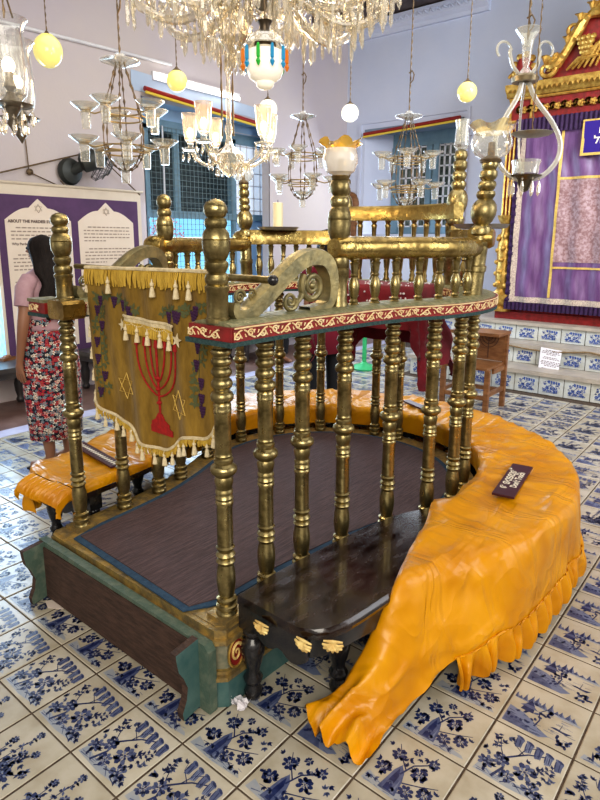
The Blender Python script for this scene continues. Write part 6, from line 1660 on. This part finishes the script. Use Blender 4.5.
# floral cotton
def floral():
    m, nt, p, out = newmat('floral printed cotton'); N, L = nt.nodes.new, nt.links.new
    tc = N('ShaderNodeTexCoord'); last = None; base = (.012, .012, .025, 1)
    cur = None
    for scl, off, seed in ((27, 0., 0), (40, .37, 1)):
        mp = N('ShaderNodeMapping'); mp.inputs['Scale'].default_value = (scl, scl, 0); mp.inputs['Location'].default_value = (off, off * 2, 0); L(tc.outputs['UV'], mp.inputs[0])
        vo = N('ShaderNodeTexVoronoi'); vo.voronoi_dimensions = '2D'; vo.inputs['Scale'].default_value = 1; vo.inputs['Randomness'].default_value = .7; L(mp.outputs[0], vo.inputs['Vector'])
        sb = N('ShaderNodeVectorMath'); sb.operation = 'SUBTRACT'; L(mp.outputs[0], sb.inputs[0]); L(vo.outputs['Position'], sb.inputs[1])
        sx = N('ShaderNodeSeparateXYZ'); L(sb.outputs[0], sx.inputs[0]); at = N('ShaderNodeMath'); at.operation = 'ARCTAN2'; L(sx.outputs[1], at.inputs[0]); L(sx.outputs[0], at.inputs[1])
        mu = N('ShaderNodeMath'); mu.operation = 'MULTIPLY'; mu.inputs[1].default_value = 2.5; L(at.outputs[0], mu.inputs[0]); cs = N('ShaderNodeMath'); cs.operation = 'COSINE'; L(mu.outputs[0], cs.inputs[0]); ab = N('ShaderNodeMath'); ab.operation = 'ABSOLUTE'; L(cs.outputs[0], ab.inputs[0])
        rr_ = N('ShaderNodeMath'); rr_.operation = 'MULTIPLY_ADD'; rr_.inputs[1].default_value = .28; rr_.inputs[2].default_value = .19; L(ab.outputs[0], rr_.inputs[0])
        lt = N('ShaderNodeMath'); lt.operation = 'LESS_THAN'; L(vo.outputs['Distance'], lt.inputs[0]); L(rr_.outputs[0], lt.inputs[1])
        sc_ = N('ShaderNodeSeparateColor'); L(vo.outputs['Color'], sc_.inputs[0]); cr = N('ShaderNodeValToRGB'); cr.color_ramp.interpolation = 'CONSTANT'; e = cr.color_ramp.elements
        cl_ = [(.72, .68, .60), (.42, .02, .05), (.62, .32, .30), (.16, .26, .30), (.70, .66, .58)] if seed == 0 else [(.42, .02, .05), (.20, .30, .36), (.65, .60, .52), (.35, .03, .06), (.15, .22, .28)]
        e[0].color = (*cl_[0], 1); e[0].position = 0; e[1].color = (*cl_[1], 1); e[1].position = .3
        for q, c_ in zip((.5, .68, .84), cl_[2:]): el = e.new(q); el.color = (*c_, 1)
        L(sc_.outputs[0], cr.inputs[0]); ce = N('ShaderNodeMath'); ce.operation = 'LESS_THAN'; ce.inputs[1].default_value = .13; L(vo.outputs['Distance'], ce.inputs[0])
        m1 = N('ShaderNodeMix'); m1.data_type = 'RGBA'; L(ce.outputs[0], m1.inputs[0]); L(cr.outputs[0], m1.inputs[6]); m1.inputs[7].default_value = (.35, .12, .04, 1)
        m2 = N('ShaderNodeMix'); m2.data_type = 'RGBA'; L(lt.outputs[0], m2.inputs[0]); L(m1.outputs[2], m2.inputs[7])
        if cur is None: m2.inputs[6].default_value = base
        else: L(cur, m2.inputs[6])
        cur = m2.outputs[2]
    L(cur, p.inputs['Base Color']); p.inputs['Roughness'].default_value = .85
    return m
FLORAL = floral()
wl_ = (-3.93, 2.01, 0)
wm = thing('person', 'woman with long black hair and floral skirt standing with her back turned', 'person', wl_, rz=PI/2 + .35)
k, zb = figure(wm, SKIN, h=1.68, arms=((.235, .0), (.235, .06)))
loft([(0, .0, z * k, rx * k, ry * k) for z, rx, ry in ((1.385, .06, .055), (1.37, .085, .07), (1.34, .155, .09), (1.30, .172, .10), (1.22, .165, .115), (1.10, .145, .11), (1.05, .142, .115), (1.0, .155, .13), (.98, .16, .133), (.98, .15, .12))], 'blouse', BLOUSE, wm, jit=.03)
for sg in (-1, 1): b = MB(); b.tube([(sg * .13 * k, -.01, 1.315 * k), (sg * .185 * k, -.01, 1.26 * k), (sg * .215 * k, -.012, 1.15 * k)], [.058 * k, .058 * k, .052 * k], 14); b.build('sleeve', BLOUSE, wm, local=True)
loft([(0, .0, z * k, rx * k, ry * k) for z, rx, ry in ((1.06, .142, .112), (1.0, .155, .125), (.92, .18, .145), (.84, .20, .16), (.72, .208, .17), (.55, .205, .17), (.40, .195, .165), (.24, .185, .16), (.235, .175, .15))], 'floral_skirt', FLORAL, wm, uv=True, n=60, folds=(.05, 7))
b = MB(); rows = []
for i in range(26):
    u = i / 25; z = lerp(1.60, 1.06, u) * k; row = []
    for q in range(32):
        a = 2*PI*q/32
        if u < .18: r1, r2, cy_ = .086 * math.sqrt(max(0, 1 - (1 - u/.18) ** 2)) + .006, .098 * math.sqrt(max(0, 1 - (1 - u/.18) ** 2)) + .006, -.012
        else: w = (u - .18) / .82; r1 = lerp(.092, .150, sin(w * PI * .62)) * (1 - .5 * max(0, w - .75) * 4 * .6); r2 = lerp(.096, .050, min(1, w * 2.2)); cy_ = lerp(-.014, -.105, min(1, w * 2))
        f = 1 + .05 * sin(a * 13 + u * 2) + .14 * nz(cos(a) * 2, sin(a) * 2, u * 6) + .05 * sin(u * 19)
        y_ = cy_ + r2 * sin(a)
        if sin(a) > .1 and .10 < u < .45: y_ = min(y_, .045)
        row.append((r1 * f * cos(a) * k, y_ * k * 1.0, z + (.03 * nz(a * 3, 1) if u > .9 else 0)))
    rows.append(row)
b.grid(rows, closed_u=True); b.build('long_hair', HAIR, wm, local=True, ang=180)
for sg in (-1, 1): b = MB(); b.prism([(-.045, -.10), (.045, -.10), (.05, .05), (.03, .17), (-.03, .17), (-.05, .05)], (sg * .10 * k, 0, .0), (1, 0, 0), (0, 1, 0), .012); b.build('sandal', BLACKC, wm, local=True)

pq = at_z(325, 397, 0)
pm = thing('person', 'person in maroon tunic and black trousers standing behind the platform', 'person', (pq.x, pq.y, 0), rz=1.0)
k, zb = figure(pm, SKIN, h=1.75)
loft([(0, 0, z * k, rx * k, ry * k) for z, rx, ry in ((1.385, .06, .055), (1.34, .16, .09), (1.28, .18, .11), (1.15, .165, .12), (1.02, .16, .12), (.9, .19, .14), (.7, .215, .16), (.46, .235, .17), (.455, .22, .16))], 'maroon_tunic', MAROC, pm, jit=.03, folds=(.05, 6))
for sg in (-1, 1): b = MB(); b.tube([(sg * .13 * k, 0, 1.31 * k), (sg * .20 * k, 0, 1.18 * k), (sg * .20 * k, 0, 1.03 * k)], [.06, .065, .055], 12); b.build('sleeve', MAROC, pm, local=True)
b = MB()
for sg in (-1, 1): b.tube([(sg * .085 * k, 0, .85 * k), (sg * .09 * k, .02, .46 * k), (sg * .09 * k, -.01, .06)], [.10, .088, .078], 14)
b.build('trousers', BLACKC, pm, local=True)
loft([(0, -.012, z * k, rx * k, ry * k) for z, rx, ry in ((1.61, .005, .005), (1.60, .05, .06), (1.57, .08, .09), (1.50, .09, .10), (1.42, .10, .09), (1.30, .12, .08), (1.18, .11, .07), (1.10, .06, .05))], 'dark_hair', HAIR, pm, jit=.12)

def seated(x, y, rz, h, label, cloth, top):
    t = thing('person', label, 'person', (x, y, 0), rz=rz)
    k, zb = figure(t, SKIN, pose='sit', h=h)
    loft([(0, 0, (z + zb) * k, rx * k, ry * k) for z, rx, ry in ((1.385, .06, .055), (1.34, .16, .09), (1.28, .18, .11), (1.15, .165, .12), (1.0, .16, .12), (.86, .20, .15), (.80, .2, .15))], 'shirt', top, t, jit=.03)
    b = MB()
    for sg in (-1, 1):
        b.tube([(sg * .13 * k, 0, (1.31 + zb) * k), (sg * .20 * k, 0, (1.18 + zb) * k), (sg * .20 * k, 0, (1.08 + zb) * k)], [.06, .065, .055], 12)
    b.build('sleeve', top, t, local=True)
    b = MB()
    for sg in (-1, 1): b.tube(catmull([(sg * .09 * k, -.02, (.84 + zb) * k), (sg * .11 * k, .2, .47 * k), (sg * .11 * k, .44 * k, .48 * k), (sg * .11 * k, .44 * k, .30 * k), (sg * .11 * k, .42 * k, .14)], 5), [.10] * 10 + [.08] * 11, 14)
    b.build('trousers', cloth, t, local=True)
    loft([(0, -.012, (z + zb) * k, rx * k, ry * k) for z, rx, ry in ((1.61, .005, .005), (1.60, .05, .06), (1.57, .08, .09), (1.50, .088, .10), (1.45, .08, .085), (1.42, .05, .05))], 'short_hair', HAIR, t, jit=.15)
GREYC = M('grey cotton', (.18, .18, .2), rough=.9); WHC = M('off white cotton', (.6, .6, .62), rough=.9)
seated(-5.62, 3.95, -PI/2, 1.66, 'seated person whose dark hair shows above the banner beside the bracket', GREYC, WHC)
seated(-5.62, 5.85, -PI/2, 1.62, 'seated person on the far wall bench seen between the brass columns', BLACKC, WHC)

# ================================================================== light and camera
def area(name, loc, target, size, energy, color, sy_=None, spread=None):
    l = bpy.data.lights.new(name, 'AREA'); l.energy = energy; l.color = color; l.shape = 'RECTANGLE'; l.size = size; l.size_y = sy_ or size
    if spread: l.spread = spread
    o = bpy.data.objects.new(name, l); col.objects.link(o); o.location = loc
    o.rotation_euler = (Vector(target) - Vector(loc)).to_track_quat('-Z', 'Y').to_euler(); return o
area('window_daylight_left', (-5.85, 5.5, 1.8), (-3.0, 4.8, .2), 2.2, 85, (.62, .80, 1.0), 2.4)
area('window_daylight_edge', (-5.85, 2.0, 1.4), (-3.5, 1.6, 0), 1.2, 45, (.62, .80, 1.0), 1.8)
area('window_daylight_back', (-4.8, 8.4, 2.7), (-4.0, 5.0, .8), 1.6, 30, (.85, .92, 1.0), 1.4)
area('fill_behind', (1.6, -1.8, 3.0), (-1.8, 3.0, .4), 3.2, 150, (1.0, .93, .82), 2.6)  # unseen area light behind the camera, aimed at the platform
area('ceiling_bounce', (-1.9, 3.4, 4.7), (-1.9, 3.4, 0), 5.0, 120, (1.0, .95, .88), 6.0)
area('fill_right', (2.4, 4.2, 2.6), (-1.5, 4.8, .6), 2.6, 60, (.95, .96, 1.0), 2.4)  # unseen area light on the right, aimed across the room
area('back_wall_fill', (2.3, 4.0, 4.2), (-3.6, 8.4, 2.6), 2.4, 110, (.86, .90, 1.0), 1.6, spread=2.0)  # added lamp out of view to brighten the back wall
for q, (x, y, z) in enumerate(((-2.2, 2.2, 2.25), (-1.6, 1.9, 2.75))):
    l = bpy.data.lights.new('chandelier_glow', 'POINT'); l.energy = 14; l.color = (1, .78, .5); l.shadow_soft_size = .2
    o = bpy.data.objects.new('chandelier_glow', l); col.objects.link(o); o.location = (x, y, z)

w = bpy.data.worlds.new('World'); scene.world = w; w.use_nodes = True; nt = w.node_tree; nt.nodes.clear()
out = nt.nodes.new('ShaderNodeOutputWorld'); bg = nt.nodes.new('ShaderNodeBackground'); nt.links.new(bg.outputs[0], out.inputs[0])
tc = nt.nodes.new('ShaderNodeTexCoord'); n_ = nt.nodes.new('ShaderNodeTexNoise'); n_.inputs['Scale'].default_value = 2.2; nt.links.new(tc.outputs['Generated'], n_.inputs['Vector'])
r_ = nt.nodes.new('ShaderNodeValToRGB'); r_.color_ramp.elements[0].position = .42; r_.color_ramp.elements[1].position = .58; r_.color_ramp.elements[0].color = (.22, .20, .18, 1); r_.color_ramp.elements[1].color = (1, .96, .9, 1)
nt.links.new(n_.outputs['Fac'], r_.inputs[0]); nt.links.new(r_.outputs[0], bg.inputs[0]); bg.inputs[1].default_value = .75

cam = bpy.data.cameras.new('Camera'); co = bpy.data.objects.new('Camera', cam); col.objects.link(co)
cam.sensor_fit = 'HORIZONTAL'; cam.sensor_width = 36; cam.lens = 36 * FPX / 600; cam.shift_y = (PYC - 400) / 600; cam.clip_start = .05; cam.clip_end = 60
fwd = Vector((-sin(YAW) * cos(PITCH), cos(YAW) * cos(PITCH), -sin(PITCH))); rt = Vector((cos(YAW), sin(YAW), 0)); upv = rt.cross(fwd)
r2 = rt * cos(ROLL) + upv * sin(ROLL); u2 = -rt * sin(ROLL) + upv * cos(ROLL)
co.matrix_world = Matrix(((r2.x, u2.x, -fwd.x, CAMX), (r2.y, u2.y, -fwd.y, CAMY), (r2.z, u2.z, -fwd.z, CAMH), (0, 0, 0, 1)))
scene.camera = co
scene.view_settings.view_transform = 'Standard'
scene.view_settings.exposure = .16
try: scene.view_settings.look = 'Medium High Contrast'
except Exception: pass
scene.cycles.max_bounces = 7; scene.cycles.transparent_max_bounces = 14; scene.cycles.caustics_reflective = False; scene.cycles.caustics_refractive = False
scene.cycles.sample_clamp_indirect = 4
